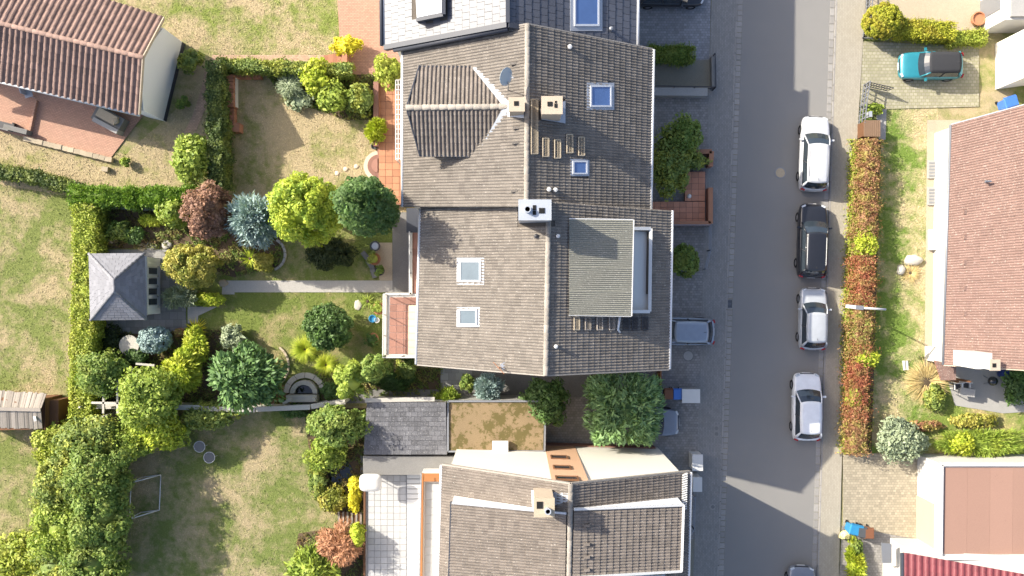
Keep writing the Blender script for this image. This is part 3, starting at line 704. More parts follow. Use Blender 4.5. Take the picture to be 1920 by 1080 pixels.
# modern slate house at the top edge
qz = flat_tile(.022, .025)
C, roofC, c_ = gable_house('row_house', 'modern row house with smooth slate roof cut by the top edge', ((720, -119), (722, 86)), ((1196, -119), (1193, 90)), ((951, -181), (952, 43)), 8.6, 11.9,
    MT['wall_white'], MT['slate_dark'], qz, .37, .44, excl=[[(778, -60), (836, -60), (836, 40), (778, 40)]], caps=False, stagger=True)
qCl = (c_['L0'], c_['L1'], c_['G1'], c_['G0']); qCr = (c_['R0'], c_['R1'], c_['G1'], c_['G0'])
skylight(roofC, qCr, 1075, -12, 1122, 50, MT['glass_blue'], MT['gutter'])
stub(roofC, 'vent_pipe', qCr, 1145, 56, MT['grey_metal'])
MB().bar(c_['G0']+k*.06, c_['G1']+k*.06, .2, .07).build('ridge_cap', MT['fascia_dark'], roofC)
for a in ('L1', 'R1'): MB().bar(c_[a]+Vector((0, -.1, -.05)), c_['G1']+Vector((0, -.1, -.05)), .26, .32).build('verge', MT['fascia_dark'], roofC)
MB().tube([c_['L1']+Vector((.5, -.28, .15)), c_['G1']+Vector((0, -.28, -.1))], .12, 10).build('verge_pipe', MT['fascia_dark'], roofC, True)
MB().tube([c_['L0']+Vector((-.16, 0, .02)), c_['L1']+Vector((-.16, 0, .02))], .12, 10).build('gutter', MT['fascia_dark'], C, True)
E0, E1, E2, E3 = W(776, -70, 10.1), W(832, -70, 10.6), W(832, 28, 10.6), W(782, 38, 10.1)
dz = MB().prism([Vector((p.x, p.y, 8.8)) for p in (E0, E1, E2, E3)], [E0, E1, E2, E3]).build('dormer', MT['fascia_dark'], C)
for i in range(7):
    a, b, c, d = E0.lerp(E1, i/7), E0.lerp(E1, (i+.9)/7), E3.lerp(E2, (i+.9)/7), E3.lerp(E2, i/7)
    s = .93; MB().prism([x+k*.01 for x in (a, b, c, d)], [x+k*.05 for x in (a, b, c+Vector((0, .1, 0)), d+Vector((0, .1, 0)))]).build('zinc_sheet', MT['lead'], dz)
for p, q in ((E1, E2), (E3, E2)): MB().bar(p+k*.03, q+k*.03, .2, .22).build('fascia', MT['fascia_dark'], dz)
cs = c_['cs']
wall_windows(C, cs[0][0], cs[1][0], [(.9, 1.3, 1.8, 2.1), (.9, 4.4, 1.2, 1.3)], (-1, 0, 0)); wall_windows(C, cs[0][1], cs[1][1], [(.9, 4.4, 1.2, 1.3), (.7, 4.4, 1.2, 1.3)], (1, 0, 0))
gable_house('row_house', 'next slate-roofed row house just beyond the top edge', ((690, -560), (691, -121)), ((1166, -560), (1163, -121)), ((921, -660), (922, -183)), 8.6, 11.9, MT['wall_white'], MT['slate_dark'], qz, .74, .88, limit=0, caps=False)
# house at the bottom edge, cream gable towards the garages
exD = [[(862, 946), (1062, 962), (1058, 1300), (850, 1300)], [(1082, 956), (1272, 952), (1272, 1062), (1082, 1072)], [(1000, 920), (1040, 920), (1040, 968), (1000, 968)]]
Dh, roofD, d_ = gable_house('row_house', 'row house with cream gable wall and raised tiled dormers at the bottom edge', ((830, 872), (818, 1280)), ((1293, 885), (1284, 1290)), ((1070, 908), (1062, 1330)), 8.0, 11.3,
    MT['wall_cream'], MT['tile_D'], wt, TW, TC, excl=exD)
qDl = (d_['L0'], d_['L1'], d_['G1'], d_['G0']); qDr = (d_['R0'], d_['R1'], d_['G1'], d_['G0'])
for a in ('L0', 'R0'): MB().bar(d_[a]+Vector((0, .04, -.03)), d_['G0']+Vector((0, .04, -.03)), .09, .2).build('verge', MT['ridge'], roofD)
def raised_dormer(pl, zs, cheek, verge, lim):
    pts = [W(x, y, z) for (x, y), z in zip(pl, zs)]
    o = MB().prism([Vector((p.x, p.y, 7.7)) for p in pts], [p-k*.1 for p in pts]).build('dormer', cheek, Dh)
    rf = deck_mesh('dormer_roof', ((pts[0], pts[3], pts[2], pts[1]),), MT['deck'], Dh, th=.08)
    slope_tiles(rf, (pts[0], pts[3], pts[2], pts[1]), TW, TC, wt, MT['tile_D'], None, lim)
    return pts, o, rf
# garden-side: lower edge first
pts, o, rf = raised_dormer(((848, 942), (1062, 962), (1056, 1310), (838, 1290)), (9.8, 11.35, 11.35, 9.8), MT['wall_grey'], 0, 80)
MB().bar(pts[0]+k*.05, pts[1]+k*.05, .1, .12).build('verge', MT['zinc'], rf)
MB().bar(pts[0]+Vector((-.05, 0, -.1)), pts[3]+Vector((-.05, 0, -.1)), .12, .3).build('gutter', MT['fascia_dark'], rf)
pts, o, rf = raised_dormer(((1281, 946), (1076, 954), (1073, 1082), (1277, 1070)), (9.9, 11.35, 11.35, 9.9), MT['wall_grey'], 0, 150)
for a, b in ((0, 1), (0, 3), (3, 2)): MB().bar(pts[a]+k*.06, pts[b]+k*.06, .12, .16).build('verge', MT['white_metal'], rf)
chd = chimney(Dh, 1001, 934, 1040, 970, 12.9, 10.6, MT['mortar_sand'], MT['stone'], [(1012, 947, .3, .34)])
p = W(1027, 957, 12.9); MB().lathe(p, [(.16, 0), (.16, .25), (.11, .25), (.11, .05)], 16).build('flue_pipe', MT['zinc'], chd); MB().lathe(p, [(.108, .2), (0, .2)], 16).build('flue', MT['black'], chd)
pq = [plane_z(qDl, *p) for p in ((996, 918), (1066, 924), (1066, 938), (998, 960))]
MB().prism([x+k*.08 for x in pq], [x+k*.13 for x in pq]).build('flashing', MT['zinc'], roofD)
skylight(roofD, qDr, 1195, 1078, 1240, 1118, MT['glass_blue'], MT['gutter'])
for x, y in ((1100, 985), (1100, 1020), (1100, 1044), (1100, 1068)):
    q_ = (pts[0], pts[3], pts[2], pts[1]); p = plane_z(q_, x, y); MB().box(p+k*.09, (.3, .13, .1), .1).build('vent_tile', MT['tile_D'], rf)
# gable: peach recess band with stair windows (stands proud of the cream wall) and brown plinth
cs = d_['cs']; g0, g1 = cs[0][0], cs[0][1]; gd = (g1-g0).normalized(); gn = Vector((gd.y*-1, gd.x, 0)); gn = gn if gn.y > 0 else -gn
def gpt(px, z):   # point of the gable wall seen at column px when at street height
    u = ((px-960)/S - g0.x)/gd.x; p = g0+gd*u; return Vector((p.x, p.y, z))
a, b = gpt(1020, 0), gpt(1076, 0)
MB().prism([a, b, b+gn*.03, a+gn*.03], [a+k*10.2, b+k*10.2, b+k*10.2+gn*.03, a+k*10.2+gn*.03]).build('render_band', MT['wall_peach'], Dh)
c0, c1 = gpt(1026, 0)+gn*.03, gpt(1056, 0)+gn*.03
wall_windows(Dh, c0, c1, [(.5, 4.6, 1.0, .9), (.5, 7.4, 1.0, .9)], gn, MT['wood_brown'], sill=False)
wall_windows(Dh, c0, c1, [(.6, 10.0, 1.2, .8)], gn, MT['wood_brown'], sill=False)
a, b = gpt(1025, 0), gpt(1225, 0)
MB().prism([a+gn*.035, b+gn*.035, b+gn*.08, a+gn*.08], [a+k*.9+gn*.035, b+k*.9+gn*.035, b+k*.9+gn*.08, a+k*.9+gn*.08]).build('plinth', MT['terra_dull'], Dh)
wall_windows(Dh, cs[0][1], cs[1][1], [(.12, 4.4, 1.2, 1.3), (.3, 4.4, 1.2, 1.3), (.12, 1.4, 1.2, 1.3)], (1, 0, 0))
wall_windows(Dh, cs[0][0], cs[1][0], [(.12, 1.3, 1.8, 2.1), (.3, 1.3, 1.8, 2.1), (.2, 4.4, 1.2, 1.3)], (-1, 0, 0))
mb = MB(); a0, a1 = d_['R0'], d_['R0'].lerp(d_['R1'], .17)
for i in range(16):
    p = a0.lerp(a1, (i+.5)/16)+Vector((-.32, 0, .3)); mb.box(p, (.3, .06, .14), .35)
mb.build('snow_guard', MT['white_metal'], roofD)

# ------------------------------------------------------------------ other buildings
# bungalow top left
si = wave_tile(1, .085, .03, 6)
I, roofI, i_ = gable_house('bungalow', 'white-gabled bungalow with reddish pantile roof in the top left corner', ((-190, 106), (262, 214)), ((-130, -102), (308, 34)), ((-180, 1), (269, 108)), 3.5, 5.5,
    MT['wall_grey'], MT['tile_I'], si, .36, .50, ov=.35, gov=.75, limit=300, ridge_m=MT['tile_I'], gutters=False)
G1_, L1_, R1_ = i_['G1'], i_['L1'], i_['R1']
MB().tube([i_['L0']+Vector((0, -.08, 0)), i_['L1']+Vector((0, -.08, 0))], .08, 10).build('gutter', MT['white_metal'], I, True)
for a in (L1_, R1_): MB().bar(a+k*.02, G1_+k*.02, .07, .2).build('verge', MT['mortar_sand'], roofI)
# gable wall grows out towards the photo's right: porch-like side wing wall
w0, w1 = W(346, 82), W(311, 228)
cs = i_['cs']
wa, wb = w0, w1; wk = wa.lerp(wb, .49)
back = (cs[1][0]-cs[0][0]).normalized()*-1.2
MB().prism([wa, wb, wb+back, wa+back], [wa+k*3.3, wb+k*3.3, wb+back+k*3.3, wa+back+k*3.3]).add([wa+k*3.3, wb+k*3.3, wk+k*5.2, wk+back+k*5.2, wa+back+k*3.3, wb+back+k*3.3], [(0, 1, 2), (0, 2, 3, 4), (1, 5, 3, 2)]).build('gable_wall', MT['wall_grey'], I)
MB().bar(wa+Vector((.02, 0, .2)), wb+Vector((.02, 0, .2)), .04, .4).build('plinth', MT['fascia_dark'], I)
# brown-tiled bungalow on the right
Eh = thing('bungalow', 'long bungalow with brown tiled roof and white wall along the grass strip', 'house', W(1860, 460))
e0, e1, t1, t0 = W(1784, 234, 3.2), W(1770, 684, 3.2), W(2160, 708, 8.6), W(2160, 132, 8.6)
e0b, e1b = W(1752, 250, 0), W(1748, 676, 0); o3 = Vector((9, 0, 0))
MB().prism([e0b, e1b, W(2075, 676), W(2075, 250)], [Vector((p.x, p.y, z)) for p, z in ((e0b, 3.3), (e1b, 3.3), (W(2075, 676), 8.0), (W(2075, 250), 8.0))]).build('wall', MT['wall_white'], Eh)
qE = (e0, e1, t1, t0); rE = deck_mesh('roof', (qE,), MT['deck'], Eh)
slope_tiles(rE, qE, TW, TC, wave_tile(2, .034, .028, 4), MT['tile_E'], lambda x, y: x < 1960, 300)
MB().tube([e0+Vector((-.06, 0, 0)), e1+Vector((-.06, 0, 0))], .075, 10).build('gutter', MT['grey_metal'], Eh, True)
MB().bar(e1+Vector((0, -.03, -.03)), t1+Vector((0, -.03, -.03)), .06, .18).build('verge', MT['mortar_sand'], rE)
MB().bar(e0+Vector((0, .03, -.03)), t0+Vector((0, .03, -.03)), .06, .18).build('verge', MT['lead'], rE)
pE = plane_z(qE, 1846, 342); MB().tube([pE, pE+Vector((-.05, 0, .5))], .05, 8).tube([pE+Vector((-.25, 0, .52)), pE+Vector((.1, 0, .5))], .06, 8).build('vent_pipe', MT['grey_metal'], rE)
for y in (398, 445, 492, 540, 588): p = plane_z(qE, 1808, y); MB().box(p+k*.08, (.16, .26, .12)).build('vent_tile', MT['tile_E'], rE)
chE = chimney(Eh, 1857, 674, 1876, 695, 7.0, 0, MT['wall_white'], MT['mortar_sand'], [(1864, 685, .2, .22)])
pc = W(1866, 684, 7.0); MB().box((pc.x-.05, pc.y+.12, 3.0), (.9, .9, 6.0)).build('chimney_breast', MT['wall_white'], chE)
for y in (318, 368):
    mb = MB(); p = W(1746, y); mb.box((p.x, p.y, .08), (.55, 1.15, .12)); fr = mb.build('light_well', MT['concrete'], Eh)
    for j in range(5): MB().box((p.x, p.y-.4+.2*j, .15), (.4, .1, .03)).build('grid_bar', MT['grey_metal'], fr)
MB().box(W(1744, 450)+k*.2, (.3, 1.3, .4)).build('planter_box', MT['plastic_white'], Eh)
pr = [W(1753, 676, 2.2), W(1793, 684, 2.3), W(1791, 712, 2.3), W(1765, 713, 2.2)]
por = thing('porch', 'small terracotta-tiled porch roof at the corner of the brown-tiled bungalow', 'porch', W(1772, 694))
dk = MB().slab(pr, .15).build('roof', MT['terra_dull'], por); tile_grid(dk, 'tile', [p+k*.04 for p in (pr[0], pr[1], pr[2], pr[3])], 7, 5, MT['tile_E'], .03, .04)
for x, y in ((1757, 680), (1764, 709), (1786, 709)): MB().box(W(x, y)+k*1.05, (.12, .12, 2.1)).build('post', MT['wood_brown'], por)
# white house in the top right corner
F = thing('white_house', 'white rendered house with stepped front in the top right corner', 'house', W(1900, 60))
MB().prism([W(1838, -80), W(1838, 62), W(2000, 62), W(2000, -80)], [W(1880, -140, 2.8)*1 if False else Vector((W(1838, -80).x, W(1838, -80).y, 2.7)), Vector((W(1838, 62).x, W(1838, 62).y, 2.7)), Vector((W(2000, 62).x, W(2000, 62).y, 2.7)), Vector((W(2000, -80).x, W(2000, -80).y, 2.7))]).build('wall', MT['wall_white'], F)
MB().slab([Vector((W(1845, -80).x, W(1845, -80).y, 2.95)), Vector((W(1845, 58).x, W(1845, 58).y, 2.95)), Vector((W(2000, 58).x, W(2000, 58).y, 2.95)), Vector((W(2000, -80).x, W(2000, -80).y, 2.95))], .2).build('flat_roof', MT['concrete'], F)
a, b = W(1838, 0), W(1838, 60)
MB().box(a.lerp(b, .35)+Vector((-.01, 0, 1.15)), (.06, 1.2, 2.2)).build('garage_door', MT['grey_metal'], F)
MB().prism([W(1866, 82), W(1866, 168), W(2000, 150), W(2000, 82)], [Vector((W(x, y).x, W(x, y).y, z)) for x, y, z in ((1866, 82, 4.4), (1866, 168, 4.4), (2000, 150, 4.4), (2000, 82, 4.4))]).build('side_wing', MT['wall_cream'], F)
MB().slab([Vector((W(1864, 80).x, W(1864, 80).y, 4.5)), Vector((W(1864, 170).x, W(1864, 170).y, 4.5)), Vector((W(2000, 152).x, W(2000, 152).y, 4.5)), Vector((W(2000, 80).x, W(2000, 80).y, 4.5))], .12).build('wing_roof', MT['wall_white'], F)
# brown flat roof garage, lower right
G = thing('garage', 'white garage with flat brown roof and beige door, lower right', 'garage', W(1830, 940))
ga, gb, gc, gd_ = W(1720, 852), W(1718, 1018), W(2050, 1018), W(2050, 852)
MB().prism([ga, gb, gc, gd_], [p+k*2.9 for p in (ga, gb, gc, gd_)]).build('wall', MT['wall_white'], G)
ra = [Vector((p.x, p.y, 2.95)) for p in (ga+Vector((.25, -.22, 0)), gb+Vector((.25, .22, 0)), gc+Vector((0, .22, 0)), gd_+Vector((0, -.22, 0)))]
for i in range(8):
    a0, a1 = ra[0].lerp(ra[3], i/8), ra[0].lerp(ra[3], (i+.994)/8); b0, b1 = ra[1].lerp(ra[2], i/8), ra[1].lerp(ra[2], (i+.994)/8)
    MB().slab([a0, b0, b1, a1], .04).build('roof_panel', MT['flat_brown'], G)
for p, q in ((ga, gb), (ga, gd_), (gb, gc)):
    MB().bar(Vector((p.x, p.y, 2.98)), Vector((q.x, q.y, 2.98)), .2, .22).build('parapet', MT['wall_white'], G)
MB().box(ga.lerp(gb, .70)+Vector((-.02, 0, 1.15)), (.08, 2.7, 2.25)).build('garage_door', mat('door_beige', (.46, .39, .28), .6, .05), G)
# wine red roof, bottom right corner
Hh = thing('house', 'white house with wine red metal-look tile roof at the bottom right corner', 'house', W(1800, 1080))
ha, hb, hc, hd = W(1668, 1008), W(1664, 1250), W(2150, 1250), W(2150, 1022)
MB().prism([ha, hb, hc, hd], [p+k*z for p, z in ((ha, 2.7), (hb, 2.7), (hc, 4.0), (hd, 4.0))]).build('wall', MT['wall_white'], Hh)
h0, h1, h2, h3 = W(1692, 1036, 2.9), W(2000, 1092, 3.6), W(2000, 1400, 6.5), W(1692, 1400, 5.6)
qH = (h0, h1, h2, h3); rH = deck_mesh('roof', (qH,), MT['deck'], Hh)
slope_tiles(rH, qH, .42, .36, wave_tile(1, .06, .03, 6), MT['tile_H'], lambda x, y: y < 1120 and x < 1960, 300)
MB().bar(h0+Vector((-.05, 0, .03)), h3+Vector((-.05, 0, .03)), .12, .2).build('verge', MT['fascia_dark'], rH)
MB().slab([W(1653, 1018, 2.0), W(1672, 1020, 2.0), W(1672, 1056, 2.0), W(1655, 1056, 2.0)], .1).build('canopy', MT['grey_metal'], Hh)
MB().box(W(1662, 1066)+k*.6, (.5, 1.0, 1.2)).build('entry_niche', MT['wall_cream'], Hh)
# garden pavilion
MT['white_bright'] = mat('pavilion_white', (.80, .80, .78), .7, .04)
J = thing('garden_pavilion', 'grey hipped-roof garden pavilion with white glazed front', 'pavilion', W(225, 535))
jz, jt = 2.35, 3.75
j = [W(167, 476, jz), W(271, 475, jz), W(275, 599, jz), W(170, 600, jz)]; t0_, t1_ = W(213, 525, jt), W(214, 546, jt)
def drop(p, z=0): return Vector((p.x, p.y, z))
jw = [drop(j[0])+Vector((.2, -.2, 0)), W(301, 484), W(301, 588), drop(j[3])+Vector((.2, .2, 0))]
MB().prism(jw, [p+k*2.3 for p in jw]).build('wall', MT['white_bright'], J)
jq = [(j[0], j[1], t0_, t0_), (j[1], j[2], t1_, t0_), (j[2], j[3], t1_, t1_), (j[3], j[0], t0_, t1_)]
rJ = raw('roof', j+[t0_, t1_], [(0, 1, 4), (1, 2, 5, 4), (2, 3, 5), (3, 0, 4, 5)], MT['slate_grey'], J)
def tri_tiles(deck, q, tw, tc, m):
    a, b, c, d = q
    slope_tiles(deck, q, tw, tc, flat_tile(.02, .02), m, None, 60, stagger=False, name='shingle')
for q in jq:
    a, b, c, d = q; L_ = (b-a).length; rows = 11
    n_ = (b-a).cross(c-a).normalized(); n_ = n_ if n_.z > 0 else -n_
    for r_ in range(rows):      # each course is laid from separate shingles
        f0, f1 = r_/rows, (r_+1)/rows
        p0, p1, p2, p3 = a.lerp(d, f0), b.lerp(c, f0), b.lerp(c, f1), a.lerp(d, f1)
        nn = max(1, round((p1-p0).length/.42))
        for i in range(nn):
            u0, u1 = (i+.02)/nn, (i+.98)/nn
            v = [p0.lerp(p1, u0)+n_*.035, p0.lerp(p1, u1)+n_*.035, p3.lerp(p2, u1)+n_*.012, p3.lerp(p2, u0)+n_*.012]
            raw('shingle', v+[x-n_*.03 for x in v], [(0, 1, 2, 3), (0, 4, 5, 1), (1, 5, 6, 2), (3, 7, 4, 0)], MT['slate_grey'], rJ)
for a, b in ((j[0], t0_), (j[1], t0_), (j[2], t1_), (j[3], t1_), (t0_, t1_)): ridge_caps(rJ, a+k*.03, b+k*.03, MT['slate_grey'], .09, .3, 'hip_cap')
wall_windows(J, W(301, 484), W(301, 588), [(.24, 1.25, .55, 1.5), (.42, 1.25, .55, 1.5), (.60, 1.25, .55, 1.5), (.78, 1.25, .55, 1.5)], (1, 0, 0))
MB().bar(W(300, 483)+Vector((.06, 0, 2.2)), W(301, 589)+Vector((.06, 0, 2.2)), .12, .1).build('eave_board', MT['white_metal'], J)
# old plank shed at the left edge
K = thing('garden_shed', 'old plank garden shed with brown gable at the left edge', 'shed', W(60, 770))
k0, k1, k2, k3, kr0, kr1 = W(-60, 729, 2.0), W(88, 738, 2.0), W(80, 804, 2.0), W(-60, 800, 2.0), W(-60, 765, 2.6), W(77, 768, 2.6)
kw = [W(-20, 742), W(116, 740), W(116, 795), W(-20, 798)]
MB().prism(kw, [p+k*z for p, z in zip(kw, (2.0, 1.95, 1.95, 2.0))]).build('wall', MT['wood_brown'], K)
rK = raw('roof', [k0, k1, k2, k3, kr0, kr1], [(0, 1, 5, 4), (3, 4, 5, 2)], MT['wood_brown'], K)
for (a, b, c, d) in ((k0, k1, kr1, kr0), (k3, k2, kr1, kr0)):
    for i in range(34):
        u0, u1 = (i+.03)/34, (i+.97)/34; e_ = rnd.uniform(-.03, .05); lift = k*rnd.uniform(.02, .05)
        v = [a.lerp(b, u0)+(a-d)*e_+lift, a.lerp(b, u1)+(a-d)*e_+lift, d.lerp(c, u1)+lift, d.lerp(c, u0)+lift]
        raw('plank', v+[x-k*.03 for x in v], [(0, 1, 2, 3), (0, 4, 5, 1), (1, 5, 6, 2), (2, 6, 7, 3), (3, 7, 4, 0)], MT['wood_grey'], rK)
for z in np.arange(.15, 1.95, .22): MB().box(kw[1].lerp(kw[2], .5)+Vector((.02, 0, z)), (.05, 1.9, .19)).build('board', MT['wood_brown'], K)
MB().box(k2.lerp(kr1, .55)+Vector((-.35, 0, .12)), (.16, .3, .05), .2).build('patch', MT['plastic_white'], rK)
MB().bar(kr0+k*.06, kr1+k*.06, .22, .06).build('ridge_board', MT['wood_grey'], rK)
MB().box(W(120, 768)+k*.75, (.9, 1.6, 1.5)).build('lean_to', MT['wood_brown'], K)
# garages between the houses
gr = thing('flat_garage', 'flat garage roof covered in moss and gravel beside the slate roof', 'garage', W(930, 790))
gz = 2.75
q4 = [W(840, 752, gz), W(1023, 752, gz), W(1021, 846, gz), W(840, 846, gz)]
MB().prism([drop(p) for p in q4], [p-k*.05 for p in q4]).build('wall', MT['concrete'], gr)
MB().slab([p+(sum(q4, Vector())/4-p)*.03+k*.0 for p in q4], .04).build('gravel_bed', MT['moss_gravel'], gr)
for i in range(4): MB().bar(q4[i]+k*.03, q4[(i+1) % 4]+k*.03, .1, .14).build('edge_trim', MT['grey_metal'], gr)
MB().box(W(938, 836, 2.9)+k*.1, (.95, .62, .3)).build('roof_hatch', MT['plastic_white'], gr)
MB().box(drop(W(1023, 800, gz), 1.15)+Vector((.02, 0, 0)), (.06, 2.5, 2.2)).build('garage_door', MT['wood_brown'], gr)
sl = thing('slate_roofed_garage', 'garage with old dark slate roof beside the tiled terrace', 'garage', W(760, 800))
q4 = [W(688, 754, 3.0), W(836, 754, 3.0), W(838, 852, 2.5), W(682, 852, 2.5)]
MB().prism([drop(p) for p in q4], [p-k*.1 for p in q4]).build('wall', MT['concrete'], sl)
rS = deck_mesh('roof', ((q4[3], q4[2], q4[1], q4[0]),), MT['deck'], sl)
slope_tiles(rS, (q4[3], q4[2], q4[1], q4[0]), .36, .30, flat_tile(.03, .015), MT['slate_old'], None, 300, stagger=True, name='slate')
MB().bar(q4[0]+Vector((-.1, .12, .03)), W(815, 752, 3.0)+Vector((0, .12, .03)), .25, .1).build('coping', MT['stone_pale'], sl)
fz = thing('flat_annex', 'dark flat roof strip between slate garage and terrace', 'annex', W(765, 868))
q4 = [W(681, 855, 2.2), W(862, 855, 2.2), W(838, 890, 2.2), W(681, 890, 2.2)]
MB().prism([drop(p) for p in q4], q4).build('wall', MT['concrete_dark'], fz); MB().slab([p+k*.06 for p in q4], .055).build('roof_felt', MT['concrete_dark'], fz)
# ------------------------------------------------------------------ terraces, walls, steps
def terrace(name, label, pts, z, wall_m):
    t = thing(name, label, 'terrace', W(*pts[0])); q = [W(x, y, z) for x, y in pts]
    MB().prism([drop(p) for p in q], q).build('base', wall_m, t); return t, q
t, q = terrace('roof_terrace', 'raised terracotta terrace with white edge behind the row house', [(724, 551), (800, 551), (796, 668), (722, 668)], 2.6, MT['wall_white'])
tile_grid(t, 'floor_tile', [W(729, 664, 2.63), W(797, 664, 2.63), W(797, 557, 2.63), W(731, 557, 2.63)], 5, 8, MT['terra_dull'], .02, .03)
cr = [W(765, 664, 2.65), W(797, 664, 2.65), W(797, 572, 2.65), W(766, 572, 2.65)]
tile_grid(t, 'cream_floor_tile', cr, 2, 7, MT['cream_tile'], .02, .03)
q2 = [W(770, 436, 2.6), W(800, 436, 2.6), W(800, 550, 2.6), W(770, 550, 2.6)]
MB().prism([drop(p) for p in q2], q2).build('walkway', MT['terra_dull'], t)
tile_grid(t, 'floor_tile', [W(773, 549, 2.63), W(798, 549, 2.63), W(798, 438, 2.63), W(773, 438, 2.63)], 2, 8, MT['terra_dull'], .02, .03)
for a, b in (((723, 551), (771, 551)), ((723, 551), (722, 668)), ((722, 668), (788, 668)), ((771, 551), (771, 436))):
    a_p, b_p = W(*a, 2.6), W(*b, 2.6)
    MB().bar(a_p+k*.06, b_p+k*.06, .16, .12).build('coping', MT['stone_pale'], t)
    MB().bar(a_p+k*.95, b_p+k*.95, .05, .05).build('handrail', MT['white_metal'], t)
    n_ = max(2, int((b_p-a_p).length/1.2))
    for i in range(n_+1): MB().bar(a_p.lerp(b_p, i/n_)+k*.1, a_p.lerp(b_p, i/n_)+k*.95, .04, .04).build('baluster', MT['grey_metal'], t)
MB().slab([W(762, 390, 3.2), W(792, 390, 3.2), W(792, 436, 3.2), W(762, 436, 3.2)], .12).build('canopy', MT['fascia_dark'], t)
t, q = terrace('garden_terrace', 'orange terracotta terrace with white trellis behind the dormer house', [(708, 150), (775, 150), (775, 384), (708, 384)], .45, MT['terra_dull'])
tile_grid(t, 'floor_tile', [W(710, 382, .48), W(774, 382, .48), W(774, 152, .48), W(710, 152, .48)], 5, 18, MT['terra'], .02, .03)
MB().bar(W(706, 155, .5), W(706, 275, .5), .32, .55).build('coping', MT['terra_dull'], t)
mb = MB(); c0 = W(712, 312)
for i in range(3):
    r_ = 1.0-.27*i; z = .15*(i+1); n_ = 14
    arc = [(c0.x+math.cos(math.pi/2+math.pi*j_/n_)*r_, c0.y+math.sin(math.pi/2+math.pi*j_/n_)*r_*.98, z) for j_ in range(n_+1)]
    MB().slab([Vector(p) for p in arc][::1], .15).build('step', MT['cream_tile'] if i == 0 else MT['terra_dull'], t)
tr = thing('trellis', 'white lattice trellis leaning on the orange terrace', 'trellis', W(748, 225))
x0, x1, y0, y1 = 742, 752, 150, 300
for i in range(3): MB().bar(W(x0+i*4.5, y0, 2.2), W(x0+i*4.5, y1, 2.2), .05, .04).build('rail', MT['white_metal'], tr)
for i in range(17): MB().bar(W(x0, y0+i*9.2, 2.23), W(x1, y0+i*9.2, 2.23), .04, .03).build('lath', MT['white_metal'], tr)
for y in (y0, (y0+y1)/2, y1): MB().bar(W(744, y, 2.2), drop(W(744, y, 2.2), .45), .06, .06).build('post', MT['white_metal'], tr)
t, q = terrace('tiled_terrace', 'large white tiled terrace at the bottom, beside the cream-gabled house', [(686, 888), (800, 888), (800, 1200), (684, 1200)], .9, MT['concrete'])
tile_grid(t, 'floor_tile', [W(690, 1080, .93), W(762, 1080, .93), W(762, 891, .93), W(690, 891, .93)], 6, 16, MT['white_tile'], .025, .03)
tile_grid(t, 'floor_tile', [W(690, 1128, .93), W(762, 1128, .93), W(762, 1080.5, .93), W(690, 1080.5, .93)], 6, 4, MT['white_tile'], .025, .03)
MB().bar(W(684, 890, .95), W(683, 1130, .95), .12, .2).build('edge', MT['wood_brown'], t)
for i in range(21): MB().bar(W(763, 893+i*9.4, 1.0), W(789, 893+i*9.4, 1.0), .27, .06).build('slat', MT['white_metal'], t)
t, q = terrace('balcony', 'narrow tiled balcony with orange timber rail along the cream-gabled house', [(791, 886), (840, 886), (840, 1200), (788, 1200)], 3.4, MT['wall_white'])
tile_grid(t, 'floor_tile', [W(796, 1085, 3.43), W(836, 1085, 3.43), W(836, 906, 3.43), W(798, 906, 3.43)], 3, 12, MT['white_tile'], .03, .03)
MB().bar(W(792, 888, 3.6), W(789, 1120, 3.6), .14, .35).build('rail_board', MT['wood_orange'], t)
MB().slab([W(793, 888, 3.75), W(836, 888, 3.75), W(836, 903, 3.75), W(794, 903, 3.75)], .08).build('beam', MT['wood_orange'], t)
MB().tube([W(790, 888, 4.3), W(786, 1120, 4.3)], .035, 8).build('handrail', MT['grey_metal'], t)
# garden walls
gw = thing('garden_wall', 'low white garden wall between the shrub garden and the goal lawn', 'wall', W(420, 760))
for i, ((xa, ya), (xb, yb)) in enumerate((((178, 755), (392, 758)), ((394, 760), (492, 762)), ((494, 761), (592, 757)), ((594, 756), (656, 747)))):
    a, b = W(xa, ya), W(xb, yb)
    MB().bar(a+k*.75, b+k*.75, .2, 1.5).build('wall_segment', MT['wall_white'], gw); MB().bar(a+k*1.53, b+k*1.53, .3, .06).build('coping', MT['stone_pale'], gw)
bw = thing('brick_edging', 'L-shaped brick garden wall with square end pillar beside the hedge', 'wall', W(440, 190))
def brick_run(parent, a, b, n_, w=.42, h=.55):
    a, b = W(*a), W(*b); d = b-a; rz = math.atan2(d.y, d.x)
    for i in range(n_): MB().box(a.lerp(b, (i+.5)/n_)+k*(h/2+rnd.uniform(-.01, .01)), (d.length/n_-.03, w, h), rz).build('brick', MT['pathbrick2'], parent)
MT['pathbrick2'] = mat('wall_brick', (.40, .19, .12), .85, .15, 4, .3, 40, .2, piece=.2)
brick_run(bw, (440, 146), (440, 206), 9, .42, .9); brick_run(bw, (440, 206), (440, 236), 5, .3); brick_run(bw, (446, 145), (494, 146), 8, .3)
MB().box(W(446, 243)+k*.4, (.7, .55, .8)).build('pillar', MT['pathbrick2'], bw); MB().box(W(446.5, 175)+k*.28, (.05, 1.9, .5)).build('white_panel', MT['wall_white'], bw)
st = thing('brick_steps', 'short flight of brick steps beside the yellow shrub, top', 'steps', W(632, 112))
for i in range(5): MB().box(W(613+i*9.5, 114)+k*(.09*(i+1)), (.32, .62, .18*(i+1))).build('step', MT['pathbrick2'], st)
st = thing('stone_row', 'row of sandstone blocks edging the red-paved bungalow terrace', 'edging', W(140, 280))
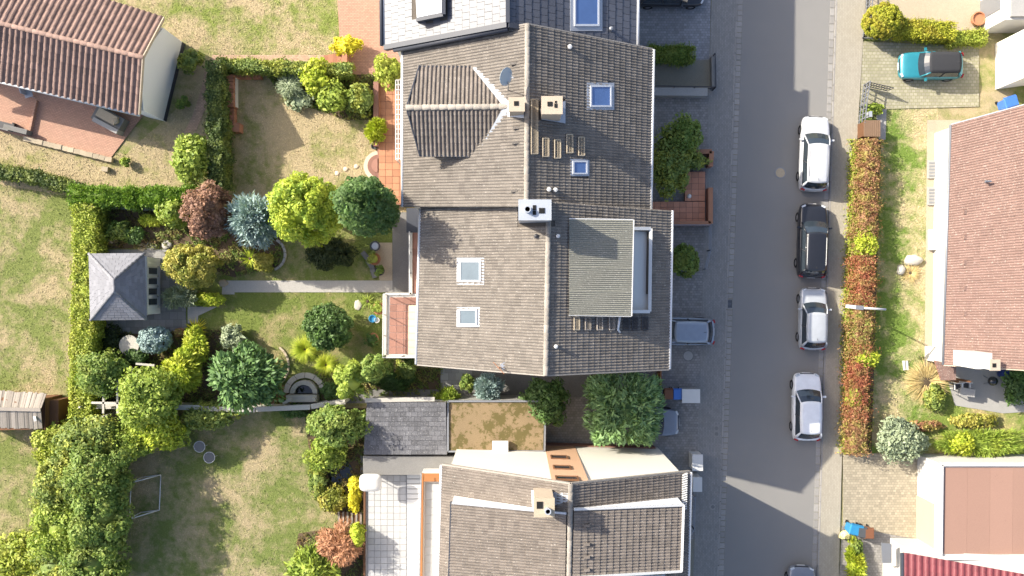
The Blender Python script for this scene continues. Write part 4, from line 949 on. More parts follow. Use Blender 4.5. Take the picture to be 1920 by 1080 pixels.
for i in range(14):
    u = i/13; p = W(55+u*152, 262+u*38); MB().box(p+k*.16, (.42+rnd.uniform(-.05, .05), .3, .32+rnd.uniform(-.06, .08)), -.24+rnd.uniform(-.1, .1)).build('stone', MT['stone'], st)
bs = thing('stone_block', 'single pale stone block on the dry lawn below the terrace', 'stone', W(200, 318)); MB().box(W(200, 318)+k*.15, (.4, .3, .3), -.15).build('block', MT['stone'], bs)
dv = thing('terrace_divider', 'low red terrace wall stepping down across the bungalow terrace', 'wall', W(68, 215))
MB().bar(W(72, 190)+k*.15, W(60, 246)+k*.15, .12, .3).build('wall', MT['redpave'], dv)
bx = thing('barbecue', 'stone barbecue block with grey lids on the bungalow terrace', 'barbecue', W(215, 228))
MB().box(W(213, 227)+k*.4, (1.9, .95, .8), -.5).build('base', MT['concrete_dark'], bx); MB().box(W(214, 224)+k*.9, (1.3, .55, .25), -.5).build('lid', MT['stone'], bx)
MB().bar(W(187, 228)+k*.45, W(232, 252)+k*.45, .28, .9).build('front_wall', MT['concrete'], bx); MB().lathe(W(229, 232)+k*.8, [(.2, 0), (.2, .2), (.1, .25)], 14).build('lid', MT['stone'], bx)
fc = thing('folding_chair', 'blue-grey folding garden chair beside the bungalow eave', 'chair', W(62, 178))
c0 = W(60, 178); MB().box(c0+k*.42, (.5, .5, .05), .3).build('seat', MT['lead'], fc); MB().box(c0+Vector((-.2, .12, .75)), (.06, .5, .6), .3).build('backrest', MT['lead'], fc)
for dx, dy in ((-.2, -.2), (.2, -.2), (.2, .2), (-.2, .2)): MB().bar(c0+Vector((dx, dy, .05)), c0+Vector((dx, dy, .42)), .03, .03).build('leg', MT['white_metal'], fc)
be = thing('garden_bench', 'dark garden bench with table at the left end of the terrace wall', 'bench', W(20, 240))
c0 = W(15, 238); MB().box(c0+k*.45, (1.3, .45, .08), -.25).build('seat', MT['dark_metal'], be); MB().box(c0+Vector((0, -.25, .8)), (1.3, .08, .5), -.25).build('backrest', MT['concrete_dark'], be)
for dx in (-.5, .5): MB().box(c0+Vector((dx, 0, .2)), (.08, .4, .4), -.25).build('leg', MT['dark_metal'], be)
MB().box(W(40, 246)+k*.35, (1.5, .3, .7), -.25).build('planter', MT['concrete_dark'], be)
# stone fountain seat
fo = thing('fountain_seat', 'pale stone half-round fountain basin against the white wall', 'fountain', W(572, 728))
def arc_block(ctr, r0, r1, a0, a1, z0, z1, sx=1.0):
    n_ = 5; A_ = [(ctr[0]+math.cos(a0+(a1-a0)*i/n_)*r1*sx, ctr[1]+math.sin(a0+(a1-a0)*i/n_)*r1) for i in range(n_+1)]
    B_ = [(ctr[0]+math.cos(a1+(a0-a1)*i/n_)*r0*sx, ctr[1]+math.sin(a1+(a0-a1)*i/n_)*r0) for i in range(n_+1)]
    P_ = A_+B_; return MB().prism([(x, y, z0) for x, y in P_], [(x, y, z1) for x, y in P_])
c0 = W(573, 736)
for i in range(6): arc_block(c0, .95, 1.28, math.pi*(i+.03)/6, math.pi*(i+.97)/6, 0, .22, 1.05).build('paving_stone', MT['stone_pale'], fo)
for i in range(7): arc_block(c0, .55, .82, math.pi*(i+.02)/7, math.pi*(i+.98)/7, 0, .55, 1.05).build('rim_stone', MT['stone_pale'], fo)
MB().slab([Vector((c0.x+math.cos(math.pi*i/10)*.56, c0.y+math.sin(math.pi*i/10)*.53, .3)) for i in range(11)], .3).build('basin', MT['water'], fo)
MB().box(c0+Vector((-.05, -.28, .45)), (1.9, .42, .9)).build('back_stone', MT['stone_pale'], fo); MB().lathe(c0+Vector((.75, -.3, .9)), [(.1, 0), (.16, .1), (.12, .2)], 12).build('knob', MT['stone_pale'], fo)
MB().bar(c0+Vector((-1.1, -.55, 1.2)), c0+Vector((-.6, -.25, 1.2)), .18, .1).build('slat', MT['stone_pale'], fo)
# garden steps at the pond and pond
po = sheet('pond', [(619, 866), (650, 862), (662, 880), (660, 912), (645, 928), (624, 915), (616, 890)], .03, MT['water'])
st = thing('timber_steps', 'dark timber garden steps leading up to the white terrace', 'steps', W(655, 970))
for i in range(6): MB().box(W(636+i*8.6, 969)+k*(.08+.07*i), (.12, .75, .1)).build('tread_edge', MT['wood_grey'], st); 
for i in range(5): MB().box(W(640+i*8.6, 969)+k*(.05+.07*i), (.2, .72, .06)).build('tread', MT['wood_brown'], st)
# stones and slabs
for lab, x, y, a, b, m_ in (('flat round white stepping stone left of the pavilion corner', 283, 461, .42, .36, 'stone_pale'), ('round white stone next to the yellow shrub by the pavilion', 313, 459, .45, .38, 'stone_pale'), ('square sandstone slab beside the white stepping stones', 266, 463, .38, .36, 'stone'),
    ('grey slab lying in the pavilion flower bed', 203, 452, .8, .26, 'stone'), ('small pale stone at the path end by the pavilion', 419, 531, .4, .3, 'stone'), ('pale stepping stone on the lawn right of the dark round bush', 671, 572, .32, .42, 'stone_pale'),
    ('stepping stone nearest the half-round terrace steps', 668, 312, .26, .26, 'cream_tile'), ('middle stepping stone below the half-round terrace steps', 648, 317, .26, .26, 'cream_tile'), ('outermost stepping stone beside the golden tree', 632, 325, .26, .26, 'cream_tile'),
    ('big round boulder on the grass by the brown-roofed bungalow', 1711, 488, .75, .45, 'stone_pale'), ('small white boulder beside the straw-coloured grass clump', 1688, 506, .32, .42, 'stone_pale'), ('small grey rock at the edge of the orange border plants', 1668, 800, .3, .25, 'stone')):
    o = MB().lathe((0, 0, 0), [(.5, -.05), (.52, .03), (.45, .1), (.25, .13), (.01, .14)], 14); dz_ = 2.6 if 'boulder' in lab else 1.0
    fs = 1.15 if 'stepping' in lab and a < .3 else 1.5
    vv = [(W(x, y).x+p[0]*a*fs*(1+.12*math.sin(5*i)), W(x, y).y+p[1]*b*fs*(1+.12*math.cos(3*i)), p[2]*dz_*(.4 if 'step' in lab else 1)) for i, p in enumerate(o.v)]
    tag(raw('stone', vv, o.f, MT[m_], None, True), lab, 'stone', 'garden stones')
for i, (x, y, a) in enumerate(((686, 480, .9), (695, 496, 1.0), (701, 512, 1.25))):
    tag(MB().box(W(x, y)+k*.1, (.62, .3, .2), -a).build('edging_stone', MT['concrete_dark'], None), ('upper', 'middle', 'lower')[i]+' dark edging block curving beside the potted plants', 'stone', 'edging blocks by the pots')
# pots
def pot(label, x, y, r, h, m_, plant_m=None, grp='plant pots', water=False):
    t = thing('plant_pot', label, 'plant pot', W(x, y), group=grp)
    MB().lathe(W(x, y), [(r*.7, 0), (r, h), (r*1.1, h), (r*1.1, h+.04), (r*.9, h+.04), (r*.88, h-.06), (.001, h-.06)], 18).build('pot', MT[m_], t)
    if plant_m: foliage('foliage', t, W(x, y)+k*(h+r*.8), (r*1.3, r*1.3, r*1.0), plant_m, 500, .1, sub=10)
    return t
# ------------------------------------------------------------------ foliage
def leaf_quads(P, A, Bv, Nv, L, Wd, fold=.25):
    """diamond leaves: P centre, A axis, B side, N normal"""
    L = L[:, None]; Wd = Wd[:, None]
    v = np.stack([P-A*L*.5, P+Bv*Wd*.5+Nv*Wd*fold, P+A*L*.5-Nv*L*.12, P-Bv*Wd*.5+Nv*Wd*fold], 1)
    return v.reshape(-1, 3), np.arange(len(P)*4).reshape(-1, 4)
def unit(v): return v/np.maximum(np.linalg.norm(v, axis=1), 1e-6)[:, None]
def sph(n, zmin=-1.0):
    z = rng.uniform(zmin, 1, n); t = rng.uniform(0, 2*np.pi, n); r = np.sqrt(1-z*z); return np.stack([r*np.cos(t), r*np.sin(t), z], 1)
def core_mesh(c, R, n=12, m=8, s=.8):
    v = []; f = []
    for i in range(m+1):
        ph = math.pi*i/m
        for j_ in range(n):
            t = 2*math.pi*j_/n; kk = s*(1+.06*math.sin(3*t+i)); v.append((c[0]+R[0]*kk*math.sin(ph)*math.cos(t), c[1]+R[1]*kk*math.sin(ph)*math.sin(t), c[2]+R[2]*s*math.cos(ph)))
    for i in range(m):
        for j_ in range(n): f.append((i*n+j_, (i+1)*n+j_, (i+1)*n+(j_+1) % n, i*n+(j_+1) % n))
    return np.array(v), np.array(f)
def foliage(name, parent, c, R, m, n, size, sub=30, sr=.28, style='leaf', aspect=.55, depth=.42, core=.58, zmin=-.45, up=.35, ragged=.12, vary=1.0, sq=1.0):
    zmin = max(zmin, -.45)
    c = np.array(c[:]); R = np.array(R)
    d = sph(sub, zmin); off = d*(1-sr*.75)*rng.uniform(1-.26*vary, 1+.1*vary, sub)[:, None]
    srs = sr*rng.uniform(1-.45*vary, 1+.5*vary, sub)
    idx = rng.integers(0, sub, int(n*1.6)); e = sph(len(idx))
    rad = 1-depth*rng.random(len(idx))**1.5
    Q = off[idx]+e*(srs[idx]*rad)[:, None]
    rr_ = np.linalg.norm(Q, axis=1); ok = (rr_ > core*.9) & (Q[:, 2] > zmin-.15)
    Q = Q[ok][:n]; e = e[ok][:n]; rr_ = rr_[ok][:n]
    out = unit(Q)
    if sq != 1.0: Q = np.concatenate([np.sign(Q[:, :2])*np.abs(Q[:, :2])**sq, Q[:, 2:]], 1)
    P = c+Q*R*(1+ragged*.0)
    P += rng.normal(0, ragged*size, P.shape)
    Nn = unit(out*.3+e*.55+rng.normal(0, .55, e.shape)+np.array([0, 0, up+.2]))
    rv = unit(rng.normal(0, 1, e.shape)); L = size*np.clip(rng.lognormal(-.06, .36, len(P)), .45, 2.0); Wd = L*aspect
    if style == 'spray':      # shoots pointing outwards
        A = unit(out*1.0+e*.5+rng.normal(0, .3, e.shape)+np.array([0, 0, .1])); Bv = unit(np.cross(A, rv)); Nn = np.cross(A, Bv)
    elif style == 'droop':    # long hanging fronds
        A = unit(out*np.array([1, 1, .35])+rng.normal(0, .38, e.shape)+np.array([0, 0, -.12])); Bv = unit(np.cross(A, Nn)); Nn = np.cross(Bv, A)
    else:
        A = unit(np.cross(Nn, rv)); Bv = np.cross(Nn, A)
    v, f = leaf_quads(P, A, Bv, Nn, L, Wd)
    if core:
        cv, cf = core_mesh(c, R, s=core); v2 = np.concatenate([v, cv]); f = np.concatenate([f, cf+len(v)]); v = v2
    og = np.array(ORG[parent][:]) if parent is not None else 0
    return np_mesh(name, v-og, f, m, parent)
def trunk(parent, x, y, z, r, spread=1.0, m=None, limbs=4):
    mb = MB(); b = Vector((x, y, 0)); t = Vector((x+rnd.uniform(-.1, .1), y+rnd.uniform(-.1, .1), z))
    mb.tube([b, b.lerp(t, .5)+Vector((rnd.uniform(-.05, .05), rnd.uniform(-.05, .05), 0)), t], [r, r*.75, r*.4], 8)
    for i in range(limbs):
        a = 2*math.pi*(i+rnd.random()*.6)/limbs; s = b.lerp(t, rnd.uniform(.4, .75)); e = s+Vector((math.cos(a)*spread, math.sin(a)*spread, spread*.8))
        mb.tube([s, s.lerp(e, .5)+Vector((0, 0, .08)), e], [r*.5, r*.35, r*.15], 6)
    return mb.build('trunk', m or MT['bark'], parent, True)
def plant(name, label, cat, px, py, rx, ry, h, m, dens=1.0, size=.15, group=None, base=.1, **kw):
    """px,py,rx,ry: crown outline in the photo; h: height"""
    zc = base+(h-base)*.55; c = W(px, py, zc); kk = (1-zc/H)/S
    R = (rx*kk, ry*kk, (h-base)*.5)
    t = thing(name, label, cat, (c.x, c.y, 0), group=group)
    trunk(t, c.x, c.y, zc, max(.03, .035*h), max(.2, R[0]*.5))
    asp = kw.get('aspect', .55); area = 2*math.pi*R[0]*R[1]*.75+math.pi*(R[0]+R[1])*R[2]*.7
    n = int(dens*3.1*area/(size*size*asp*.55)); n = min(n, 30000)
    foliage('crown', t, c, R, m, n, size, **kw)
    return t
def hedge(name, label, pts, wpx, h, m, dens=1.0, size=.12, cat='hedge', group=None, rough_=.10, style='leaf', aspect=.55):
    """clipped hedge along a photo polyline (its top centre line)"""
    P3 = [W(x, y, h) for x, y in pts]; w = wpx/S*(1-h/H)
    ce = sum(P3, Vector())/len(P3); t = thing(name, label, cat, (ce.x, ce.y, 0), group=group)
    V = []; Fq = []; nb = 0; core = MB()
    for a, b in zip(P3[:-1], P3[1:]):
        d = (b-a); Ln = d.length; d = d/Ln; sd = Vector((-d.y, d.x, 0)); per = w+2*h*.8
        n = int(dens*2.4*Ln*per/(size*size*aspect*.55)); n = min(n, 30000)
        u = rng.uniform(-.3, Ln+.3, n); s = rng.uniform(0, per, n)
        top = np.abs(s-per/2) < w/2
        x = np.where(top, s-per/2, np.where(s < per/2, -w/2, w/2))
        z = np.where(top, h, h-np.where(s < per/2, (per/2-w/2)-s, s-(per/2+w/2)))
        bumpn = .10*np.sin(u*2.1+1)*np.cos(u*5.3)+.07*np.sin(x*7+u*3)
        N0 = np.where(top[:, None], np.array([[0, 0, 1.]]), np.sign(x)[:, None]*np.array(sd[:])[None])
        P = np.array(a[:2]+(0,))[None]+u[:, None]*np.array(d[:])*np.array([1, 1, 0])+x[:, None]*np.array(sd[:])+z[:, None]*np.array([0, 0, 1.])
        P += N0*(bumpn*h*.4+rng.normal(0, rough_, n)-.03)[:, None]
        P[:, 2] = np.maximum(P[:, 2], .05)
        Nn = unit(N0+rng.normal(0, .6, P.shape)+np.array([0, 0, .3])); rv = unit(rng.normal(0, 1, P.shape))
        if style == 'spray': A = unit(N0*.9+rng.normal(0, .5, P.shape)); Bv = unit(np.cross(A, rv)); Nn = np.cross(A, Bv)
        else: A = unit(np.cross(Nn, rv)); Bv = np.cross(Nn, A)
        L = size*rng.uniform(.65, 1.35, n); v, f = leaf_quads(P, A, Bv, Nn, L, L*aspect)
        V.append(v); Fq.append(f+nb); nb += len(v)
        sv = sd*(w*.5-.12); lo = Vector((0, 0, -h+.02)); hi = Vector((0, 0, -.14))
        core.prism([a-sv+lo, b-sv+lo, b+sv+lo, a+sv+lo], [a-sv+hi, b-sv+hi, b+sv+hi, a+sv+hi])
    cv = np.array(core.v); V.append(cv); 
    quads = [f for f in core.f if len(f) == 4]; Fq.append(np.array(quads)+nb)
    np_mesh('foliage', np.concatenate(V)-np.array(ORG[t][:]), np.concatenate(Fq), m, t)
    mb = MB()
    for a, b in zip(P3[:-1], P3[1:]):
        for i in range(max(2, int((b-a).length/1.0))):
            p = a.lerp(b, (i+.5)/max(2, int((b-a).length/1.0))); mb.tube([Vector((p.x, p.y, 0)), Vector((p.x, p.y, h*.7))], [.03, .015], 5)
    mb.build('stems', MT['bark'], t)
    return t
def fronds(name, label, cat, px, py, n, Ln, wd, m, arch=.5, z0=.1, up=.9, group=None, segs=4, base_r=.1):
    c = W(px, py, 0); t = thing(name, label, cat, c, group=group); v = []; f = []
    for i in range(n):
        a = rnd.uniform(0, 2*math.pi); l = Ln*rnd.uniform(.6, 1.1); el = rnd.uniform(.25, 1.25)*up
        o = c+Vector((math.cos(a)*base_r*rnd.random(), math.sin(a)*base_r*rnd.random(), z0)); d = Vector((math.cos(a)*math.cos(el), math.sin(a)*math.cos(el), math.sin(el))); sd = Vector((-math.sin(a), math.cos(a), rnd.uniform(-.4, .4)))
        b = len(v)
        for s in range(segs+1):
            u = s/segs; p = o+d*l*u+Vector((0, 0, -arch*l*u*u)); w = wd*(1-u)**.7*(.6 if s == 0 else 1)+.003
            v += [p-sd*w/2, p+sd*w/2]
        for s in range(segs): f.append((b+2*s, b+2*s+1, b+2*s+3, b+2*s+2))
    raw('blades', v, f, m, t); MB().lathe(c, [(base_r*1.2, 0), (base_r, z0+.05), (.01, z0+.1)], 10).build('crown_base', MT['bark'], t)
    return t
# ------------------------------------------------------------------ plant materials
LF = {}
LF['gold'] = leaf('leaf_gold', (.24, .30, .03), (.38, .42, .05), (.18, .26, .03))
LF['dark'] = leaf('leaf_dark', (.045, .085, .025), (.10, .16, .05), (.07, .13, .03))
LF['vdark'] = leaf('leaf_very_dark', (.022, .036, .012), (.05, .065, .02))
LF['blue'] = leaf('needle_blue', (.16, .23, .22), (.30, .38, .37), trans=.08)
LF['brown'] = leaf('leaf_copper', (.13, .065, .045), (.26, .15, .10), (.17, .09, .05), trans=.1)
LF['olive'] = leaf('leaf_olive_gold', (.24, .22, .04), (.38, .34, .08), (.18, .2, .035))
LF['green'] = leaf('leaf_green', (.085, .145, .028), (.185, .25, .055), (.17, .21, .045))
LF['bright'] = leaf('leaf_bright', (.13, .20, .025), (.27, .33, .065), (.22, .27, .04))
LF['lime'] = leaf('leaf_lime', (.22, .30, .02), (.38, .42, .05), (.3, .33, .03))
LF['mid'] = leaf('leaf_mid', (.10, .15, .035), (.20, .25, .065), (.25, .27, .05))
LF['grey'] = leaf('leaf_greygreen', (.17, .21, .13), (.28, .32, .2), trans=.15)
LF['hedge_y'] = leaf('hedge_yellowgreen', (.17, .22, .025), (.31, .35, .055), (.26, .28, .045))
LF['hedge_g'] = leaf('hedge_thuja', (.08, .16, .02), (.18, .27, .04))
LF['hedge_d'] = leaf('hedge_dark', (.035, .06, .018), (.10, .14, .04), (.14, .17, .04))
LF['topiary'] = leaf('topiary_yellowgreen', (.20, .22, .02), (.36, .36, .035), (.28, .25, .03))
LF['red'] = leaf('barberry_red', (.20, .06, .035), (.34, .13, .07), (.28, .18, .07), patch=2.2)
LF['rust'] = leaf('barberry_rust', (.19, .085, .05), (.31, .17, .09), (.28, .24, .07), patch=2.2)
LF['rustgreen'] = leaf('barberry_turning', (.20, .10, .05), (.32, .2, .09), (.24, .26, .06), patch=2.6)
LF['rusty'] = leaf('conifer_rust', (.22, .10, .05), (.38, .2, .11), trans=.1)
LF['straw'] = leaf('straw', (.38, .29, .13), (.55, .44, .22), trans=.2)
LF['yellow'] = leaf('leaf_yellow', (.40, .36, .02), (.58, .52, .04))
LF['conifer'] = leaf('conifer_deep', (.045, .095, .03), (.11, .19, .055), trans=.08)
LF['cedar'] = leaf('cedar_green', (.10, .18, .075), (.20, .31, .14), (.16, .26, .09), trans=.15)
P = plant
# --- gardens, upper half
P('tree', 'tall golden-yellow rounded tree beside the dark green one', 'tree', 577, 394, 66, 66, 7.2, LF['gold'], 1.0, .16, sub=110, sr=.2, vary=.55, base=.8)
P('tree', 'dark green rounded tree touching the house gutter', 'tree', 690, 387, 56, 53, 12.6, LF['dark'], 1.0, .16, sub=90, sr=.22, vary=.6, base=3.5)
P('spruce', 'blue spruce with spiky shoots left of the golden tree', 'tree', 478, 412, 48, 45, 5.2, LF['blue'], .9, .30, sub=60, sr=.26, style='spray', aspect=.28, ragged=.3)
P('tree', 'copper-brown leaved tree beside the blue spruce', 'tree', 394, 398, 43, 52, 5.0, LF['brown'], 1.0, .14, sub=50, sr=.28, vary=.8)
P('shrub', 'golden-olive domed shrub in front of the pavilion', 'shrub', 362, 498, 55, 42, 3.0, LF['olive'], 1.0, .13, sub=90, sr=.22, vary=.6)
P('shrub', 'grey-green feathery shrub below the golden-olive dome', 'shrub', 335, 556, 30, 20, 1.4, LF['grey'], 1.0, .2, sub=20, sr=.4, style='spray', aspect=.3)
P('shrub', 'glossy bright green laurel beside the copper tree', 'shrub', 326, 397, 27, 28, 2.6, LF['bright'], 1.0, .2, sub=22, sr=.35)
P('shrub', 'tall glossy laurel at the foot of the dark hedge', 'shrub', 364, 300, 34, 48, 3.4, LF['bright'], 1.0, .2, sub=36, sr=.33)
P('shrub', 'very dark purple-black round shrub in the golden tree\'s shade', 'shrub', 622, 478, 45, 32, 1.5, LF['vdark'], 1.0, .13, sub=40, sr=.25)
P('shrub', 'dark glossy round bush on the middle lawn', 'shrub', 617, 612, 47, 44, 2.8, LF['dark'], 1.0, .16, sub=90, sr=.2, vary=.5)
P('conifer', 'large dark spreading conifer by the white wall', 'tree', 460, 706, 70, 60, 4.8, LF['conifer'], 1.0, .34, sub=46, sr=.3, style='droop', aspect=.4)
P('shrub', 'bright green round bush left of the darker one, below the terrace', 'shrub', 661, 712, 31, 36, 5.0, LF['bright'], 1.0, .15, sub=30, sr=.3)
P('shrub', 'small mid-green round bush at the terrace corner', 'shrub', 705, 687, 25, 28, 5.0, LF['green'], 1.0, .14, sub=30, sr=.28)
P('shrub', 'loose yellow-green shrub under the house corner', 'shrub', 763, 690, 22, 22, 1.4, LF['mid'], 1.0, .14, sub=16, sr=.4)
P('shrub', 'low dark green planting beside the yellow-green shrub', 'shrub', 735, 712, 40, 22, .9, LF['dark'], 1.0, .15, sub=26, sr=.32)
P('shrub', 'white-flowered dark shrub beside the fountain seat', 'shrub', 621, 733, 18, 16, 1.0, LF['dark'], 1.1, .12, sub=20, sr=.3)
P('shrub', 'blue-green clipped ball beside the round table', 'shrub', 290, 637, 31, 26, 1.9, LF['blue'], 1.3, .10, sub=120, sr=.17, vary=.3)
P('shrub', 'lime leafy shrub right of the clipped blue ball', 'shrub', 368, 645, 28, 34, 1.6, LF['lime'], 1.0, .24, sub=18, sr=.42, style='droop', aspect=.25)
P('shrub', 'lime-green maple-like shrub left of the big conifer', 'shrub', 345, 695, 34, 42, 2.4, LF['lime'], 1.0, .24, sub=26, sr=.36, style='droop', aspect=.3)
P('shrub', 'pale leafy rhododendron above the big conifer', 'shrub', 440, 635, 26, 30, 1.2, LF['grey'], .8, .2, sub=16, sr=.4, aspect=.4)
P('tree', 'green tree beside the yellow hedge, left end of the garden', 'tree', 198, 695, 46, 42, 3.4, LF['green'], 1.0, .17, sub=30, sr=.36)
P('tree', 'lime-green tree overhanging the white wall', 'tree', 285, 745, 56, 58, 4.0, LF['bright'], 1.0, .18, sub=50, sr=.34, sq=.85)
P('shrub', 'yellow-tinged green bush below the lime-green tree', 'shrub', 300, 805, 46, 38, 2.8, LF['lime'], .9, .17, sub=26, sr=.38)
P('shrub', 'small dark shrub under the round table tree', 'shrub', 255, 668, 22, 16, 1.2, LF['dark'], 1.0, .14, sub=14, sr=.4)
P('shrub', 'dark leafy shrub filling the bed above the pavilion, left', 'shrub', 225, 432, 30, 22, 1.1, LF['green'], .8, .17, sub=16, sr=.4)
P('shrub', 'dark leafy shrub filling the bed above the pavilion, right', 'shrub', 250, 440, 18, 18, .9, LF['dark'], .9, .16, sub=14, sr=.4)
P('shrub', 'low bright grassy mound beside the glossy laurel', 'shrub', 285, 412, 24, 10, .7, LF['lime'], .9, .2, sub=14, sr=.4, style='droop', aspect=.18)
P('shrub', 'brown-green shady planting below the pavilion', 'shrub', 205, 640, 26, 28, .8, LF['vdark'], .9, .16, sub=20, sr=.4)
P('shrub', 'round shrub by the small agave', 'shrub', 498, 492, 24, 18, 1.0, LF['olive'], .9, .14, sub=18, sr=.38)
P('shrub', 'low green mound right of the gravel path end', 'shrub', 392, 562, 34, 12, .8, LF['lime'], 1.0, .14, sub=20, sr=.35)
P('shrub', 'lime shrub in the bed beside the brick path', 'shrub', 597, 150, 34, 34, 2.0, LF['lime'], .9, .2, sub=20, sr=.4)
P('shrub', 'green shrub with large leaves left of the terrace', 'shrub', 628, 182, 34, 30, 1.8, LF['bright'], .9, .22, sub=20, sr=.4)
P('shrub', 'speckled yellow-green shrub nearest the orange terrace', 'shrub', 676, 186, 26, 30, 1.6, LF['mid'], .9, .18, sub=20, sr=.4)
P('shrub', 'silvery grass-like shrub at the left of the upper bed', 'shrub', 545, 160, 24, 26, 1.1, LF['grey'], .9, .26, sub=14, sr=.45, style='droop', aspect=.16)
P('shrub', 'low grey-green plants at the lawn edge of the upper bed', 'shrub', 562, 190, 26, 20, .7, LF['grey'], .8, .18, sub=14, sr=.4)
P('shrub', 'small yellow shrub by the brick steps', 'shrub', 650, 86, 28, 18, 1.2, LF['yellow'], .8, .18, sub=14, sr=.42)
P('shrub', 'yellow-green climber at the slate house corner', 'shrub', 728, 136, 28, 28, 2.6, LF['hedge_y'], .9, .18, sub=18, sr=.42)
P('shrub', 'fresh green bush on the lawn edge of the orange terrace', 'shrub', 706, 246, 22, 24, 1.3, LF['lime'], 1.0, .2, sub=16, sr=.4, style='spray', aspect=.3)
P('shrub', 'tiny bright shrub on the dry lawn below the red terrace', 'shrub', 235, 305, 9, 9, .6, LF['bright'], 1.2, .13, sub=10, sr=.4)
P('shrub', 'round shrub at the bungalow gable', 'shrub', 358, 116, 22, 22, 1.4, LF['mid'], .9, .16, sub=16, sr=.4)
P('shrub', 'small bush under the bungalow gable wall', 'shrub', 343, 192, 13, 13, .9, LF['green'], 1.0, .14, sub=12, sr=.4)
# --- lower left
for lab, x, y, rx, ry, h_, m_ in (('leafy tree crown at the upper end of the wild hedge, below the shed', 175, 818, 62, 40, 3.4, 'mid'), ('yellowish bush on the field side of the wild hedge, upper', 108, 838, 40, 44, 2.4, 'hedge_y'), ('broad green crown in the wild hedge level with the goal top', 190, 880, 60, 58, 4.2, 'green'),
    ('mid-green crown in the wild hedge left of the goal', 128, 905, 54, 56, 3.6, 'mid'), ('darker crown in the wild hedge beside the goal\'s lower post', 195, 965, 52, 60, 4.4, 'green'), ('pale leafy crown in the wild hedge, lower field side', 120, 985, 52, 58, 3.6, 'bright'),
    ('large green crown in the wild hedge at the bottom edge', 185, 1050, 56, 56, 4.4, 'green'), ('olive leafy crown at the bottom edge, left of the wild hedge', 110, 1060, 56, 50, 3.2, 'mid'), ('bushy growth linking the wild hedge to the lime-green tree', 240, 825, 44, 36, 2.8, 'bright')):
    P('tree', lab, 'tree', x, y, rx, ry, h_, LF[m_], 1.0, .17, group='wild hedge, lower left', sub=44, sr=.33, sq=.8)
P('shrub', 'yellowish low shrub at the bottom left corner', 'shrub', 30, 1040, 70, 50, 1.4, LF['hedge_y'], .7, .2, sub=40, sr=.35)
P('shrub', 'pale green thicket below the white wall', 'shrub', 390, 778, 56, 24, 1.9, LF['mid'], .9, .17, sub=34, sr=.34)
P('shrub', 'grey-green bush behind the white wall end', 'shrub', 328, 812, 32, 26, 1.6, LF['bright'], .8, .17, sub=26, sr=.36)
P('shrub', 'large light green shrub beside the slate garage', 'shrub', 637, 795, 52, 38, 4.6, LF['green'], 1.0, .17, sub=50, sr=.28)
P('shrub', 'bright green shrub above the pond', 'shrub', 612, 850, 36, 34, 2.0, LF['bright'], 1.0, .17, sub=34, sr=.32)
P('shrub', 'low green edging shrub on the lawn side of the pond', 'shrub', 596, 898, 18, 38, 1.0, LF['mid'], 1.0, .16, sub=26, sr=.36)
P('shrub', 'dense plants below the pond', 'shrub', 625, 935, 30, 24, 1.0, LF['olive'], 1.0, .17, sub=22, sr=.38)
P('shrub', 'bright yellow shrub beside the pond', 'shrub', 665, 925, 14, 34, 1.3, LF['yellow'], 1.0, .16, sub=20, sr=.36)
P('shrub', 'dark shrub under the white wall, left of the garage shrub', 'shrub', 552, 770, 30, 14, 1.0, LF['dark'], .9, .16, sub=16, sr=.4)
P('conifer', 'fresh green feathery conifer at the bottom edge', 'tree', 590, 1062, 52, 42, 2.6, LF['bright'], 1.0, .32, sub=30, sr=.34, style='droop', aspect=.34)
P('shrub', 'rust-brown feathery conifer above the green one, bottom', 'shrub', 640, 1018, 40, 36, 2.8, LF['rusty'], 1.0, .24, sub=26, sr=.38, style='droop', aspect=.22)
P('shrub', 'lime shrub behind the rust-brown conifer', 'shrub', 668, 1005, 14, 22, 2.6, LF['lime'], 1.0, .16, sub=14, sr=.4)
P('spruce', 'small blue spruce under the house gable', 'tree', 917, 730, 27, 30, 2.4, LF['blue'], 1.0, .22, sub=40, sr=.28, style='spray', aspect=.28)
P('shrub', 'bright fern-like shrub at the slate garage corner', 'shrub', 838, 749, 22, 20, 2.6, LF['bright'], 1.0, .2, sub=16, sr=.42, style='spray', aspect=.3)
P('shrub', 'small green ball left of the small blue spruce', 'shrub', 877, 718, 15, 17, 1.6, LF['green'], 1.1, .11, sub=34, sr=.22)
P('shrub', 'dark round yew with sunlit rim in front of the garage', 'shrub', 1023, 752, 43, 46, 3.4, LF['dark'], 1.0, .16, sub=56, sr=.24)
P('cedar', 'broad green cedar hanging over the driveway', 'tree', 1170, 765, 70, 68, 4.4, LF['cedar'], 1.1, .36, sub=90, sr=.24, style='droop', aspect=.26, sq=.62)
# --- street side
P('shrub', 'large mottled green shrub against the street wall of the house', 'shrub', 1258, 312, 36, 62, 2.6, LF['mid'], .9, .18, sub=44, sr=.34)
P('shrub', 'loose green shrub reaching over the paved forecourt', 'shrub', 1280, 252, 36, 40, 2.8, LF['green'], .8, .18, sub=26, sr=.4)
P('shrub', 'overhanging leafy shrub on the small terracotta wall', 'shrub', 1303, 302, 30, 16, 1.6, LF['mid'], .8, .17, sub=18, sr=.42)
P('shrub', 'clipped green ball beside the front steps', 'shrub', 1283, 490, 27, 33, 1.5, LF['green'], 1.2, .12, sub=70, sr=.2, vary=.4)
P('shrub', 'clipped yellow-green topiary ball by the parking space', 'shrub', 1655, 40, 38, 34, 2.0, LF['topiary'], 1.6, .09, sub=160, sr=.14, ragged=.05, vary=.25)
P('shrub', 'olive-green shrub at the lower end of the red hedge', 'shrub', 1688, 825, 48, 42, 1.8, LF['grey'], 1.0, .18, sub=40, sr=.34)
